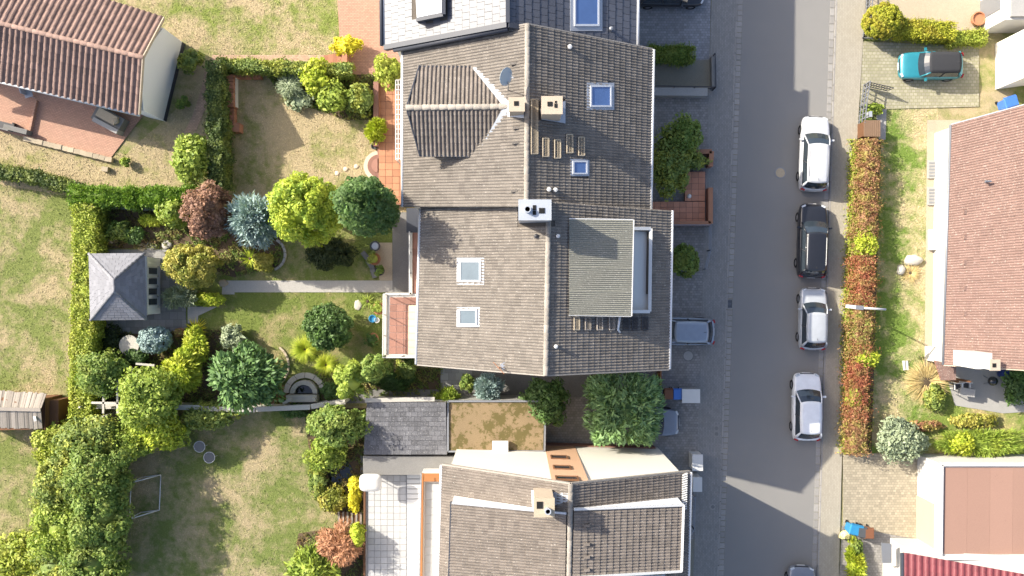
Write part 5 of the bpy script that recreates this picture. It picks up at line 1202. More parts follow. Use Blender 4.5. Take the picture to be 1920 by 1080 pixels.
P('shrub', 'tall fresh grassy hedge beside the flat brown roof', 'shrub', 1840, 828, 90, 26, 1.3, LF['bright'], 1.0, .26, sub=60, sr=.3, style='spray', aspect=.16)
P('shrub', 'pale flowering shrub at the white garage corner', 'shrub', 1800, 832, 22, 22, 1.6, LF['lime'], 1.0, .17, sub=16, sr=.4)
P('shrub', 'dark green bush in the shade at the right edge', 'shrub', 1912, 722, 30, 40, 1.6, LF['dark'], .9, .18, sub=24, sr=.36)
P('shrub', 'orange autumn border plants below the dry grass clump', 'shrub', 1735, 798, 34, 10, .5, LF['rust'], .8, .18, sub=20, sr=.4)
P('shrub', 'mixed green border plants along the patio edge', 'shrub', 1830, 790, 50, 14, .7, LF['olive'], .8, .2, sub=30, sr=.38)
P('shrub', 'green clump beside the dry grass', 'shrub', 1752, 745, 20, 28, .8, LF['mid'], .7, .18, sub=14, sr=.42)
P('shrub', 'small green bush inside the metal gate', 'shrub', 1638, 205, 16, 12, .6, LF['bright'], .9, .16, sub=12, sr=.42)
P('shrub', 'yellow-green bush by the waste bins, bottom right', 'shrub', 1600, 1060, 20, 44, 1.0, LF['lime'], 1.0, .18, sub=24, sr=.38, style='spray', aspect=.3)
P('shrub', 'small green shrub just below the waste bins', 'shrub', 1603, 1026, 12, 16, .9, LF['green'], 1.0, .15, sub=12, sr=.4)
# --- hedges
hedge('hedge', 'bright green thuja hedge above the pavilion garden', [(134, 364), (240, 369), (356, 366)], 30, 2.0, LF['hedge_g'], 1.0, .2, style='spray', aspect=.3)
hedge('hedge', 'yellow-green hedge along the left side of the pavilion', [(158, 388), (158, 520), (152, 660), (150, 775)], 42, 1.9, LF['hedge_y'], 1.0, .15)
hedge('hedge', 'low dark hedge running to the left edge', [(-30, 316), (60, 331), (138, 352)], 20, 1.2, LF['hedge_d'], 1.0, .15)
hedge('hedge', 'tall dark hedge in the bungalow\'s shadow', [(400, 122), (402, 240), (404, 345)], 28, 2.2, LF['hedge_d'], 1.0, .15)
hedge('hedge', 'narrow sunlit hedge along the brick path', [(412, 119), (530, 124), (652, 130)], 20, 1.5, LF['mid'], 1.0, .14)
hedge('hedge', 'green hedge in the shade beside the stepped front wall', [(1224, 98), (1296, 99)], 26, 1.4, LF['green'], 1.0, .18, style='spray', aspect=.25)
hedge('hedge', 'yellow-green clipped hedge behind the teal car', [(1690, 50), (1784, 58)], 32, 1.2, LF['topiary'], 1.1, .11)
hedge('hedge', 'lower yellow-green hedge end beside the white house', [(1790, 70), (1843, 68)], 24, .9, LF['hedge_y'], 1.0, .13)
for lab, y0, y1, m_, h_ in (('reddish-brown top section of the roadside barberry hedge', 268, 345, 'rust', 1.35), ('rust-coloured hedge section beside the upper white car', 338, 440, 'rust', 1.25), ('greenish-rust hedge section behind the lime sprout', 432, 500, 'rustgreen', 1.2),
    ('bright red hedge section beside the black estate car', 488, 570, 'red', 1.4), ('rusty hedge section around the street lamp', 560, 665, 'rustgreen', 1.25), ('deep red lower section of the roadside hedge', 655, 785, 'red', 1.35), ('brownish lower end of the roadside hedge', 772, 846, 'rust', 1.3)):
    xs = lambda y: 1633-.042*(y-268)
    mid_ = (y0+y1)/2
    hedge('hedge', lab, [(xs(y0)+rnd.uniform(-2, 2), y0), (xs(mid_)+rnd.uniform(-3, 3), mid_), (xs(y1)+rnd.uniform(-2, 2), y1)], 28+rnd.uniform(-3, 3), h_, LF[m_], 1.0, .11, rough_=.24, group='roadside barberry hedge')
P('shrub', 'lime-green sprout in the roadside hedge beside the black estate car', 'shrub', 1622, 458, 20, 32, 1.7, LF['lime'], .8, .14, sub=18, sr=.45)
P('shrub', 'yellow-lime sprout in the lower roadside hedge', 'shrub', 1624, 672, 22, 16, 1.8, LF['lime'], .8, .14, sub=14, sr=.45)
P('shrub', 'small green sprout low in the roadside hedge', 'shrub', 1600, 745, 14, 26, 1.4, LF['hedge_y'], .6, .13, sub=12, sr=.45)
hedge('ground_cover', 'yellow-green fringe of low plants between pavement and red hedge', [(1606, 270), (1593, 560), (1588, 842)], 16, .35, LF['hedge_y'], .6, .15, rough_=.14, cat='ground cover')
# --- grasses, agaves
fronds('ornamental_grass', 'larger lime ornamental grass clump on the middle lawn', 'grass clump', 573, 655, 900, 1.15, .022, LF['lime'], .45, group='lime grass clumps')
fronds('ornamental_grass', 'smaller lime ornamental grass clump beside the larger one', 'grass clump', 612, 684, 700, .95, .022, LF['lime'], .45, group='lime grass clumps')
fronds('agave', 'pale spiky yucca left of the round gravel bed', 'yucca', 470, 485, 46, .85, .07, LF['lime'], .15, up=.6)
fronds('fern', 'yellow fern fan beside the pavilion path', 'fern', 368, 618, 60, .8, .08, LF['yellow'], .3, up=.5)
fronds('dry_grass', 'straw-coloured dry grass clump beside the boulders', 'grass clump', 1705, 512, 160, .75, .03, LF['straw'], .4, up=.6)
fronds('dry_grass', 'large tangled dry grass heap near the porch', 'grass clump', 1735, 715, 520, 1.5, .03, LF['straw'], .35, up=.55, base_r=.5)
fronds('dry_grass', 'dry brown grass tuft beside the fountain seat', 'grass clump', 525, 735, 140, .6, .03, LF['rusty'], .4, up=.6)
fronds('fern', 'green fern beside the terrace pots', 'fern', 690, 565, 40, .6, .06, LF['bright'], .3, up=.6)
# --- low planting that fills the beds
def bed_cover(label, poly, m, den, hmax=.3, size=.12):
    xs = [p[0] for p in poly]; ys = [p[1] for p in poly]; n = int((max(xs)-min(xs))*(max(ys)-min(ys))/S/S*den)
    x = rng.uniform(min(xs), max(xs), n); y = rng.uniform(min(ys), max(ys), n); ok = inside_np(x, y, poly)
    cl = np.sin(x*.21+1)*np.cos(y*.17)+np.sin(x*.07+y*.11)+.6*np.sin(x*.43-y*.37); ok &= cl > -.35+rng.normal(0, .3, n)
    x, y, cl = x[ok], y[ok], cl[ok]; n = len(x); P_ = np.stack([(x-960)/S, (540-y)/S, np.clip(.04+hmax*rng.random(n)*np.clip(cl, .15, 1.2), .02, 1)], 1)
    Nn = unit(rng.normal(0, .6, P_.shape)+np.array([0, 0, 1.])); A_ = unit(np.cross(Nn, unit(rng.normal(0, 1, P_.shape)))); L_ = size*rng.uniform(.6, 1.4, n)
    v, f = leaf_quads(P_, A_, np.cross(Nn, A_), Nn, L_, L_*.5); tag(np_mesh('ground_cover', v, f, m), label, 'ground cover', None, 'stuff')
LF['cover'] = leaf('cover_mixed', (.09, .13, .03), (.22, .24, .07), (.17, .12, .05), patch=1.6); LF['cover2'] = leaf('cover_green', (.07, .13, .025), (.17, .23, .05), (.24, .22, .07), patch=1.8)
bed_cover('low mixed plants in the bed above the pavilion', [(178, 392), (330, 396), (330, 466), (178, 466)], LF['cover'], 420)
bed_cover('low plants around the stone table and pergola', [(178, 622), (410, 618), (470, 690), (560, 745), (560, 768), (178, 768)], LF['cover'], 360)
bed_cover('low plants under the blue spruce and copper tree', [(330, 400), (520, 395), (530, 470), (520, 500), (440, 520), (420, 515), (330, 470)], LF['cover2'], 420)
bed_cover('low plants under the shrubs below the raised terrace', [(590, 695), (830, 690), (830, 752), (590, 752)], LF['cover2'], 360)
bed_cover('low plants between the shrubs of the upper bed', [(500, 140), (715, 140), (715, 225), (650, 225), (590, 205), (535, 190)], LF['cover2'], 420)
bed_cover('low plants around the pond', [(570, 765), (690, 765), (690, 965), (630, 965), (590, 930)], LF['cover'], 360)
bed_cover('low plants under the bottom conifers', [(560, 1000), (690, 980), (690, 1110), (540, 1110)], LF['cover'], 300)
bed_cover('weeds and leaf litter along the red hedge', [(1586, 262), (1652, 262), (1634, 850), (1582, 850)], LF['hedge_y'], 160, .2)
# --- pots
pot('grey round tub with metal bowl on the side patio', 705, 462, .3, .35, 'plastic_grey', None); o = MB().lathe(W(705, 462)+k*.36, [(.24, 0), (.2, .05), (.02, .05)], 18).build('metal_bowl', MT['zinc'], None); tag(o, 'shiny round metal bowl lying in the grey tub', 'bowl')
pot('green-planted round tub below the metal bowl', 704, 486, .36, .4, 'clay', LF['mid']); pot('square dark tub with leafy plant by the patio edge', 714, 508, .28, .4, 'plastic_grey', LF['green'])
pot('blue-glazed pot under the raised terrace', 700, 597, .22, .35, 'plastic_cyan', None); pot('white pot beside the blue-glazed one', 708, 600, .16, .3, 'plastic_white', None)
pot('clay pot with round plant under the terrace edge', 700, 635, .38, .4, 'clay', LF['dark']); pot('large pot with leafy plant at the terrace wall', 712, 578, .36, .4, 'clay', LF['bright'])
pot('dark pot at the half-round steps', 703, 276, .18, .35, 'plastic_grey', None); pot('small clay pot near the pavilion path', 342, 622, .25, .35, 'clay', LF['rust'])

# ------------------------------------------------------------------ grass tufts
def tufts():
    for i, (poly, d, g, a, den) in enumerate(LAWNS):
        xs = [p[0] for p in poly]; ys = [p[1] for p in poly]
        x0, x1, y0, y1 = max(min(xs), -12), min(max(xs), 1932), max(min(ys), -12), min(max(ys), 1092)
        n = int((x1-x0)*(y1-y0)/S/S*den*2.3); x = rng.uniform(x0, x1, n); y = rng.uniform(y0, y1, n)
        ok = inside_np(x, y, poly)
        for pv in PAVED: ok &= ~inside_np(x, y, pv)
        x, y = x[ok], y[ok]; n = len(x)
        b = np.stack([(x-960)/S, (540-y)/S, np.full(n, -.01)], 1)
        t = rng.uniform(0, 2*np.pi, n); hgt = rng.uniform(.012, .045, n)*(1+1.2*(rng.random(n) < .05)); ln = rng.uniform(.03, .10, n); w = rng.uniform(.012, .032, n)
        dv = np.stack([np.cos(t), np.sin(t), np.zeros(n)], 1); sd = np.stack([-np.sin(t), np.cos(t), np.zeros(n)], 1); up = np.array([0, 0, 1.])
        v = np.stack([b-sd*w[:, None], b+sd*w[:, None], b+dv*ln[:, None]*.6+up*hgt[:, None]+sd*w[:, None]*.7, b+dv*ln[:, None]+up*hgt[:, None]*.9-sd*w[:, None]*.2], 1).reshape(-1, 3)
        o = np_mesh('grass', v, np.arange(4*n).reshape(-1, 4), blade_mat('grass_blades', d, g, a))
        tag(o, GRASS_LABELS[i], 'grass', None, 'stuff')
GRASS_LABELS = ['short patchy grass of the top lawn above the brick path', 'dry short grass below the bungalow terrace', 'rough meadow grass along the left edge', 'patchy grass of the lawn left of the orange terrace', 'grass of the lawn between pavilion and raised terrace', 'worn grass of the goal lawn at the bottom', 'tufted dry grass along the red roadside hedge', 'grass around the patio at the right edge']
tufts()
# ------------------------------------------------------------------ cars
def car(label, px, py, heading, L, Wd, Ht, body, style='hatch', roof_m=None, rails=None, glass=None, plate=True):
    """px,py: ground centre in the photo; heading in radians (0 = front towards the top of the photo)"""
    c = W(px, py); t = thing('parked_car', label, 'car', (c.x, c.y, .012), heading + 1e-6, group='parked cars'); ORG[t] = Vector((0, 0, 0))
    hw = Wd/2; belt = Ht*.635; gl = glass or MT['glass_dark']
    # lengthwise profile: y fraction (-.5 rear .. .5 front), top height, half-width factor
    rear_y = {'hatch': -.44, 'estate': -.45, 'sedan': -.33, 'mini': -.42}[style]
    cowl = .235 if style != 'mini' else .20
    prof = [(-.5, .50, .70, .35), (-.493, belt*.86, .80, .24), (-.475, belt*.95, .88, .2), (-.43, belt*.985, .945, .19), (-.30, belt, .99, .18), (-.1, belt, 1.0, .18), (.1, belt*.985, 1.0, .18), (cowl, belt*.96, .99, .18), (.33, belt*.90, .975, .18), (.41, belt*.83, .94, .19), (.455, belt*.755, .88, .2), (.482, belt*.66, .78, .24), (.5, .46, .60, .32)]
    v = []; f = []; m_ = 13
    for yf, zt, wf, zb in prof:
        w = hw*wf; y = yf*L; sh = zt*.80+.04 if zt > .6 else zt*.9
        half = [(w*.84, zb), (w*.97, zb+.12), (w, (zb+sh)*.52), (w*.985, sh), (w*.93, zt*.965), (w*.70, zt+.005), (0, zt+.03)]
        ring = [(x, y, z) for x, z in half] + [(-x, y, z) for x, z in half[-2::-1]]
        v += ring
    n = len(prof)
    for i in range(n-1):
        for j_ in range(m_-1): f.append((i*m_+j_, (i+1)*m_+j_, (i+1)*m_+j_+1, i*m_+j_+1))
        f.append((i*m_+m_-1, (i+1)*m_+m_-1, (i+1)*m_, i*m_))
    f.append(tuple(range(m_))); f.append(tuple(range((n-1)*m_+m_-1, (n-1)*m_-1, -1)))
    b = raw('body', v, f, body, t, True); es = b.modifiers.new('sub', 'SUBSURF'); es.levels = 1; es.render_levels = 1
    # cabin
    yf, yr = cowl*L, rear_y*L
    tf = yf-L*(.155 if style != 'mini' else .11); tr_ = yr+L*{'hatch': .085, 'estate': .055, 'sedan': .13, 'mini': .06}[style]
    bw, tw = hw*.90, hw*.70; zt = Ht-.035
    def row(y, w, z, bow=0.0, crown=.0, k_=7): return [(w*(2*i/(k_-1)-1), y+bow*(1-(2*i/(k_-1)-1)**2), z+crown*(1-(2*i/(k_-1)-1)**2)) for i in range(k_)]
    rows = [row(yf, bw*.97, belt*.955, .14), row((yf+tf)/2, (bw*.96+tw)/2+.01, (belt+zt)/2+.03, .12, .02), row(tf, tw, zt, .09, .035), row((tf+tr_)/2, tw*1.01, zt+.01, .0, .045), row(tr_, tw*.96, zt-.02, -.06, .035), row((yr+tr_)/2, (bw*.95+tw)/2, (belt+zt)/2+.02, -.1, .02), row(yr, bw*.93, belt*.97, -.12)]
    g = MB(); vv = sum(rows, []); g.v = list(vv); kk = 7
    for i in range(len(rows)-1):
        for j_ in range(kk-1): g.f.append((i*kk+j_, i*kk+j_+1, (i+1)*kk+j_+1, (i+1)*kk+j_))
    # side glass polygons between the belt line and the roof edge
    for s, e in ((0, -1), (kk-1, 1)):
        side = [vv[i*kk+s] for i in range(7)]; bl = len(g.v)
        base = [(e*bw*.98, y, belt*.97) for y in (yf*.72, (yf+yr)/2, yr*.9)]
        g.v += base
        g.f += [(0*kk+s, 1*kk+s, bl) if e < 0 else (1*kk+s, 0*kk+s, bl)]
        g.f += [tuple(q if e > 0 else q[::-1]) for q in ([1*kk+s, bl, 2*kk+s], [2*kk+s, bl, bl+1, 3*kk+s], [3*kk+s, bl+1, bl+2, 4*kk+s], [4*kk+s, bl+2, 5*kk+s], [5*kk+s, bl+2, 6*kk+s])]
    raw('windows', g.v, g.f, gl, t)
    rr_ = [row(tf+.03, tw*1.03, zt+.006, .09, .045), row(tf-.10, tw*1.05, zt+.018, .05, .045), row((tf+tr_)/2, tw*1.06, zt+.026, 0, .05), row(tr_+.12, tw*1.03, zt+.012, -.03, .045), row(tr_-.02, tw*1.0, zt-.008, -.07, .04)]
    vv = sum(rr_, []); f = [(i*kk+j_, i*kk+j_+1, (i+1)*kk+j_+1, (i+1)*kk+j_) for i in range(4) for j_ in range(kk-1)]
    ro = raw('roof', vv, f, roof_m or body, t, True); ro.modifiers.new('t', 'SOLIDIFY').thickness = .04
    pm = roof_m or body
    for e in (-1, 1):
        A_ = [(e*bw*.96, yf, belt*.96), (e*((bw*.96+tw)/2+.02), (yf+tf)/2, (belt+zt)/2+.035), (e*tw*1.02, tf, zt+.01)]
        MB().tube(A_, [.05, .042, .04], 6).build('pillar', body, t, True)
        MB().tube([(e*bw*.95, yr, belt*.98), (e*((bw*.95+tw)/2+.02), (yr+tr_)/2, (belt+zt)/2+.03), (e*tw*.99, tr_, zt-.01)], [.10, .08, .05], 6).build('pillar', body, t, True)
        MB().tube([(e*tw*1.03, tf, zt+.005), (e*tw*1.05, (tf+tr_)/2, zt+.018), (e*tw*1.0, tr_, zt-.008)], .035, 6).build('roof_edge', pm, t, True)
        MB().tube([(e*bw*.995, (yf+yr)/2, belt*.97), (e*tw*1.04, (tf+tr_)/2, zt)], .03, 6).build('pillar', MT['dark_metal'], t, True)
        mi = MB().box((e*(hw+.08), yf-.32, belt*1.02), (.2, .11, .13), e*.15).build('mirror', body, t)
        for y in (L*.315, -L*.30):
            wv = MB(); n_ = 18; rw = .31; x1, x0 = hw-.005, hw-.21
            pr = [(rw*.62, x1-.03), (rw*.66, x1), (rw*.92, x1), (rw, x1-.03), (rw, x0)]
            vq = [(e*x, y+math.cos(2*math.pi*j_/n_)*r_, rw+math.sin(2*math.pi*j_/n_)*r_) for r_, x in pr for j_ in range(n_)]
            fq = [(i*n_+j_, i*n_+(j_+1) % n_, (i+1)*n_+(j_+1) % n_, (i+1)*n_+j_) for i in range(4) for j_ in range(n_)]
            wh = raw('wheel', vq, fq, MT['tyre'], t, True)
            rm = [(e*(x1-.02), y, rw)]+[(e*(x1-.025-(.02 if j_ % 2 else 0)), y+math.cos(2*math.pi*j_/20)*rw*.64, rw+math.sin(2*math.pi*j_/20)*rw*.64) for j_ in range(20)]
            raw('rim', rm, [(0, 1+j_, 1+(j_+1) % 20) for j_ in range(20)], MT['rim'], wh)
        MB().box((e*hw*.68, L*.462, belt*.69), (.26, .11, .12), -e*.45).build('headlight', MT['lamp'], t)
        MB().box((e*hw*.76, -L*.482, belt*.80), (.22, .10, .22), e*.35).build('tail_light', MT['tail'], t)
        if rails: MB().tube([(e*tw*.90, tf-.15, zt+.03), (e*tw*.92, tf-.3, zt+.085), (e*tw*.92, tr_+.35, zt+.08), (e*tw*.88, tr_+.2, zt+.02)], .02, 6).build('roof_rail', rails, t, True)
        MB().box((e*hw*.995, yf-.95, belt*.80), (.03, .16, .025)).build('door_handle', body, t)
        MB().bar((e*hw*.25, yf+.11, belt*.985), (e*hw*.02-.2, yf+.02, belt*1.03), .02, .015).build('wiper', MT['dark_metal'], t)
    if plate:
        MB().box((0, -L*.498, .62), (.48, .03, .11)).build('number_plate', MT['plastic_white'], t); MB().box((0, L*.5, .42), (.48, .03, .11)).build('number_plate', MT['plastic_white'], t)
    MB().box((0, L*.487, belt*.58), (hw*.95, .06, .13)).build('grille', MT['dark_metal'], t)
    MB().tube([(0, tr_+.25, zt+.06), (0, tr_+.08, zt+.17)], .012, 5).build('aerial', MT['dark_metal'], t)
    return t
CW = paint('paint_white', (.52, .53, .545)); CB = paint('paint_black_blue', (.016, .017, .022)); CS = paint('paint_silver_blue', (.30, .34, .40), .3); CG = paint('paint_graphite', (.22, .235, .27), .3); CT = paint('paint_teal', (.03, .24, .30), .2); CP = paint('paint_pearl', (.46, .48, .50), .15)
CWW = paint('paint_bright_white', (.80, .80, .80))
CSoft = mat('soft_top', (.035, .036, .04), .85, .1, 2, .2)
hd_ = math.radians(-1.9)*-1
hd_ = -math.radians(1.9)*-1 if False else math.radians(-1.9)
car('white estate car parked at the top of the right kerb', 1520, 291, hd_-.01, 4.75, 1.80, 1.50, CW, 'estate', rails=MT['grey_metal'])
car('black estate car with silver roof rails on the right kerb', 1516, 452.5, hd_, 4.68, 1.82, 1.52, CB, 'estate', rails=MT['white_metal'])
car('small silvery white hatchback behind the black estate car', 1517, 597, hd_+.01, 3.9, 1.72, 1.48, CP, 'hatch')
car('white compact car parked lowest on the right kerb', 1506, 760, hd_+.02, 4.25, 1.80, 1.46, CWW, 'hatch')
car('dark grey car cut off by the bottom edge of the road', 1495, 1120, hd_, 4.4, 1.78, 1.48, CG, 'hatch')
car('silver-blue saloon half under the eaves in the driveway', 1270, 620, math.radians(90)-.02, 4.4, 1.76, 1.45, CS, 'hatch')
car('graphite car with bonnet showing under the cedar', 1207, 789, math.radians(-90), 4.3, 1.76, 1.44, CG, 'hatch')
car('black car at the top edge in the shaded forecourt', 1252, -8, math.radians(-90), 4.4, 1.8, 1.45, CB, 'hatch')
car('teal soft-top small car in the parking space', 1736, 128, math.radians(90), 3.95, 1.74, 1.42, CT, 'mini', roof_m=CSoft)
# ------------------------------------------------------------------ street furniture
lp = thing('street_lamp', 'white street lamp with arm rising from the red hedge', 'street lamp', W(1592, 575))
b = W(1592, 575); top = W(1664, 580, 4.6); top = Vector((b.x+.35, b.y-.02, 4.6)); top = drop(W(1660, 580, 4.6), 4.6)
base = Vector((top.x-.15, top.y, 0))
lp.location = (base.x, base.y, 0); ORG[lp] = Vector((base.x, base.y, 0))
MB().tube([base, base+k*1.2, base.lerp(top, .5)+Vector((0, 0, .2)), top-k*.1], [.075, .07, .055, .045], 10).build('pole', MT['white_metal'], lp, True)
e1_ = W(1618, 577.5, 4.75); e2_ = W(1586, 574, 4.7)
MB().tube([top-k*.1, top+k*.06, e1_], [.045, .06, .06], 10).build('arm', MT['white_metal'], lp, True)
MB().box((e1_+W(1604, 576, 4.75))/2, (.45, .24, .16), -.09).build('housing', MT['grey_metal'], lp)
MB().bar(W(1604, 576, 4.75), e2_, .2, .12).build('lamp_head', MT['white_metal'], lp)
def disc(name, label, x, y, r, z, m_, rim=None, grp='covers in street and drive'):
    t = thing(name, label, 'manhole cover', W(x, y), group=grp); p = W(x, y)
    MB().lathe((p.x, p.y, z), [(r, 0), (r, .012), (r*.86, .012), (r*.84, .006)], 28).build('frame', rim or MT['grey_metal'], t)
    MB().lathe((p.x, p.y, z), [(r*.82, 0), (r*.82, .014), (.01, .015)], 28).build('lid', m_, t)
disc('manhole_cover', 'round beige manhole cover in the asphalt', 1463, 324, .36, .0, MT['stone'])
disc('manhole_cover', 'round concrete manhole cover in the driveway by the silver-blue saloon', 1290, 667, .36, .05, MT['concrete'], MT['concrete_dark'])
dr = thing('drain_grate', 'square iron drain grate in the left gutter', 'drain', W(1367, 570)); p = W(1367, 570)
MB().box((p.x, p.y, .02), (.34, .5, .02)).build('frame', MT['black'], dr)
for i in range(6): MB().box((p.x, p.y-.2+.08*i, .034), (.3, .035, .02)).build('bar', MT['grey_metal'], dr)
for i, (x, y, w, h, lab) in enumerate(((1343, 808, .36, .8, 'oblong double utility cover in the left pavement'), (1336, 950, .3, .34, 'small square utility cover in the left pavement'))):
    t = thing('utility_cover', lab, 'utility cover', W(x, y)); p = W(x, y); MB().box((p.x, p.y, .062), (w, h, .012)).build('frame', MT['kerb'], t)
    for d in ((.18, -.18) if i == 0 else (0,)): MB().lathe((p.x, p.y+d, .066), [(.12, 0), (.12, .01), (.01, .011)], 14).build('lid', MT['concrete_dark'], t)
# bins
def bin_(label, x, y, m_, rz=0, grp='waste bins', h=1.05, w=.55, d=.6, fallen=False):
    t = thing('waste_bin', label, 'waste bin', W(x, y, 0), rz + 1e-6, group=grp); ORG[t] = Vector((0, 0, 0)); 
    MB().prism([(-w*.4, -d*.38, .08), (w*.4, -d*.38, .08), (w*.4, d*.38, .08), (-w*.4, d*.38, .08)], [(-w*.5, -d*.5, h), (w*.5, -d*.5, h), (w*.5, d*.5, h), (-w*.5, d*.5, h)]).build('body', m_, t)
    MB().prism([(-w*.53, -d*.53, h), (w*.53, -d*.53, h), (w*.53, d*.56, h), (-w*.53, d*.56, h)], [(-w*.47, -d*.45, h+.07), (w*.47, -d*.45, h+.07), (w*.47, d*.5, h+.09), (-w*.47, d*.5, h+.09)]).build('lid', m_, t)
    MB().tube([(-w*.5, d*.6, h-.02), (w*.5, d*.6, h-.02)], .025, 6).build('handle', m_, t)
    for s in (-1, 1): MB().tube([(s*w*.36, d*.42, .1), (s*w*.46, d*.42, .1)], .1, 10).build('wheel', MT['tyre'], t)
bin_('blue waste bin beside the white cabinet in the driveway', 1265, 736, MT['plastic_blue']); bin_('brown waste bin between black and blue ones in the driveway', 1248, 735.5, MT['plastic_brown']); bin_('black waste bin half under the cedar', 1229, 735, MT['plastic_grey'])
bin_('large blue waste bin at the corner, bottom right', 1593, 986, MT['plastic_cyan'], -.25, w=.8, d=.6); bin_('grey waste bin between the blue and brown ones, bottom right', 1604, 990, MT['plastic_grey'], -.1); bin_('brown waste bin rightmost at the white wall, bottom right', 1617, 992, MT['plastic_brown'], 0)
bin_('blue waste bin leaning beside the white house, top right', 1878, 198, MT['plastic_blue'], .3, w=.8)
cb = thing('bin_cabinet', 'white and grey cabinet at the end of the driveway bins', 'cabinet', W(1285, 738)); c0 = W(1288, 738)
MB().box(c0+Vector((0, .0, .6)), (1.05, .78, 1.2)).build('body', MT['concrete'], cb); MB().box(c0+k*1.23, (1.12, .86, .07)).build('lid', MT['plastic_white'], cb)
MB().box(c0+Vector((0, -.4, .6)), (.5, .03, 1.0)).build('door', MT['grey_metal'], cb)
yb = thing('plastic_bag', 'pale yellow sack leaning on the blue bin, bottom right', 'bag', W(1582, 1000)); foliage('sack', yb, W(1582, 1000)+k*.3, (.36, .3, .3), MT['bag_yellow'], 200, .2, sub=12, sr=.3, core=.95)
for lab, pts in (('low white mailbox pillar, upper, at the cream-gabled house', ((1300, 860), (.6, .95))), ('low white mailbox pillar, lower, at the cream-gabled house', ((1300, 900), (.5, .85)))):
    t = thing('mailbox_pillar', lab, 'pillar', W(*pts[0])); p = W(*pts[0]); MB().box(p+k*.6, (pts[1][0], pts[1][1], 1.2)).build('pillar', MT['wall_white'], t); MB().box(p+k*1.23, (pts[1][0]+.06, pts[1][1]+.06, .06)).build('cap', MT['plastic_white'], t); MB().box(p+Vector((.02+pts[1][0]/2, 0, .9)), (.05, .36, .28)).build('letter_slot', MT['grey_metal'], t)
def railing(label, pts, h, m_, z0=.05, step=.14, name='railing', mid=True):
    t = thing(name, label, 'railing', W(*pts[0])); 
    for (a, b) in zip(pts[:-1], pts[1:]):
        A_, B_ = drop(W(*a), z0), drop(W(*b), z0); n_ = max(1, int((B_-A_).length/1.1))
        for z in (h, h*.55 if mid else .12): MB().bar(A_+k*z, B_+k*z, .05, .05).build('rail', m_, t)
        for i in range(n_+1): MB().bar(A_.lerp(B_, i/n_), A_.lerp(B_, i/n_)+k*h, .05, .05).build('post', m_, t)
    return t
railing('grey handrail on the steps beside the clipped green ball', [(1326, 424), (1326, 470), (1318, 505)], .95, MT['grey_metal'])
railing('grey rail along the small front wall of the row house', [(1258, 424), (1326, 424)], .95, MT['grey_metal'])
railing('dark rail around the sunken light court', [(1222, 168), (1335, 170), (1334, 108)], .95, MT['dark_metal'])
railing('dark rail behind the shaded green hedge', [(1222, 116), (1288, 120)], .9, MT['dark_metal'])
railing('grey rail in front of the cream-gabled house', [(1298, 925), (1296, 985), (1284, 1000)], .9, MT['grey_metal'])
lc = thing('light_court', 'sunken washed-concrete court with pale coping beside the row house', 'light court', W(1275, 145))
MB().slab([drop(W(x, y), .062) for x, y in ((1215, 120), (1332, 112), (1332, 168), (1215, 168))], .01).build('floor', MT['washed'], lc); MB().bar(W(1215, 176)+k*.35, W(1322, 177)+k*.35, .5, .7).build('coping', MT['concrete'], lc); MB().bar(W(1332, 110)+k*.3, W(1333, 168)+k*.3, .15, .6).build('wall', MT['concrete_dark'], lc)
MT['terra_f'] = mat('terracotta_front', (.60, .27, .16), .6, .1, 1.5, .12, 40, .4, piece=.12)
ft = thing('front_terrace', 'terracotta tiled front terrace with low orange walls by the street', 'terrace', W(1270, 380))
q4 = [W(1215, 378, .3), W(1322, 378, .3), W(1322, 420, .3), W(1215, 420, .3)]; MB().prism([drop(p) for p in q4], q4).build('base', MT['terra_dull'], ft); tile_grid(ft, 'floor_tile', [p+k*.03 for p in (q4[3], q4[2], q4[1], q4[0])], 9, 4, MT['terra_f'], .02, .03)
q4 = [W(1284, 322, .3), W(1322, 322, .3), W(1322, 377, .3), W(1284, 377, .3)]; MB().prism([drop(p) for p in q4], q4).build('base', MT['terra_dull'], ft); tile_grid(ft, 'floor_tile', [p+k*.03 for p in (q4[3], q4[2], q4[1], q4[0])], 3, 5, MT['terra_f'], .02, .03)
for a, b in (((1326, 355), (1326, 421)), ((1328, 288), (1326, 316)), ((1218, 421), (1326, 421)), ((1282, 290), (1328, 288))): MB().bar(W(*a)+k*.45, W(*b)+k*.45, .22, .9).build('wall', MT['terra_dull'], ft); MB().bar(W(*a)+k*.93, W(*b)+k*.93, .28, .06).build('coping', MT['terra'], ft)
gl = thing('globe_lamp', 'white globe lamp at the terracotta front terrace', 'lamp', W(1286, 371)); p = W(1286, 371); MB().tube([p, p+k*.9], .03, 8).build('post', MT['dark_metal'], gl); MB().lathe(p+k*.9, [(.02, 0), (.1, .03), (.14, .14), (.1, .25), (.01, .28)], 16).build('globe', MT['plastic_white'], gl, True)
wp = thing('wooden_panel', 'orange wooden panel leaning beside the cedar', 'panel', W(1232, 706)); MB().bar(W(1232, 692)+k*.7, W(1232, 718)+k*.7, .08, 1.4).build('board', MT['wood_orange'], wp)
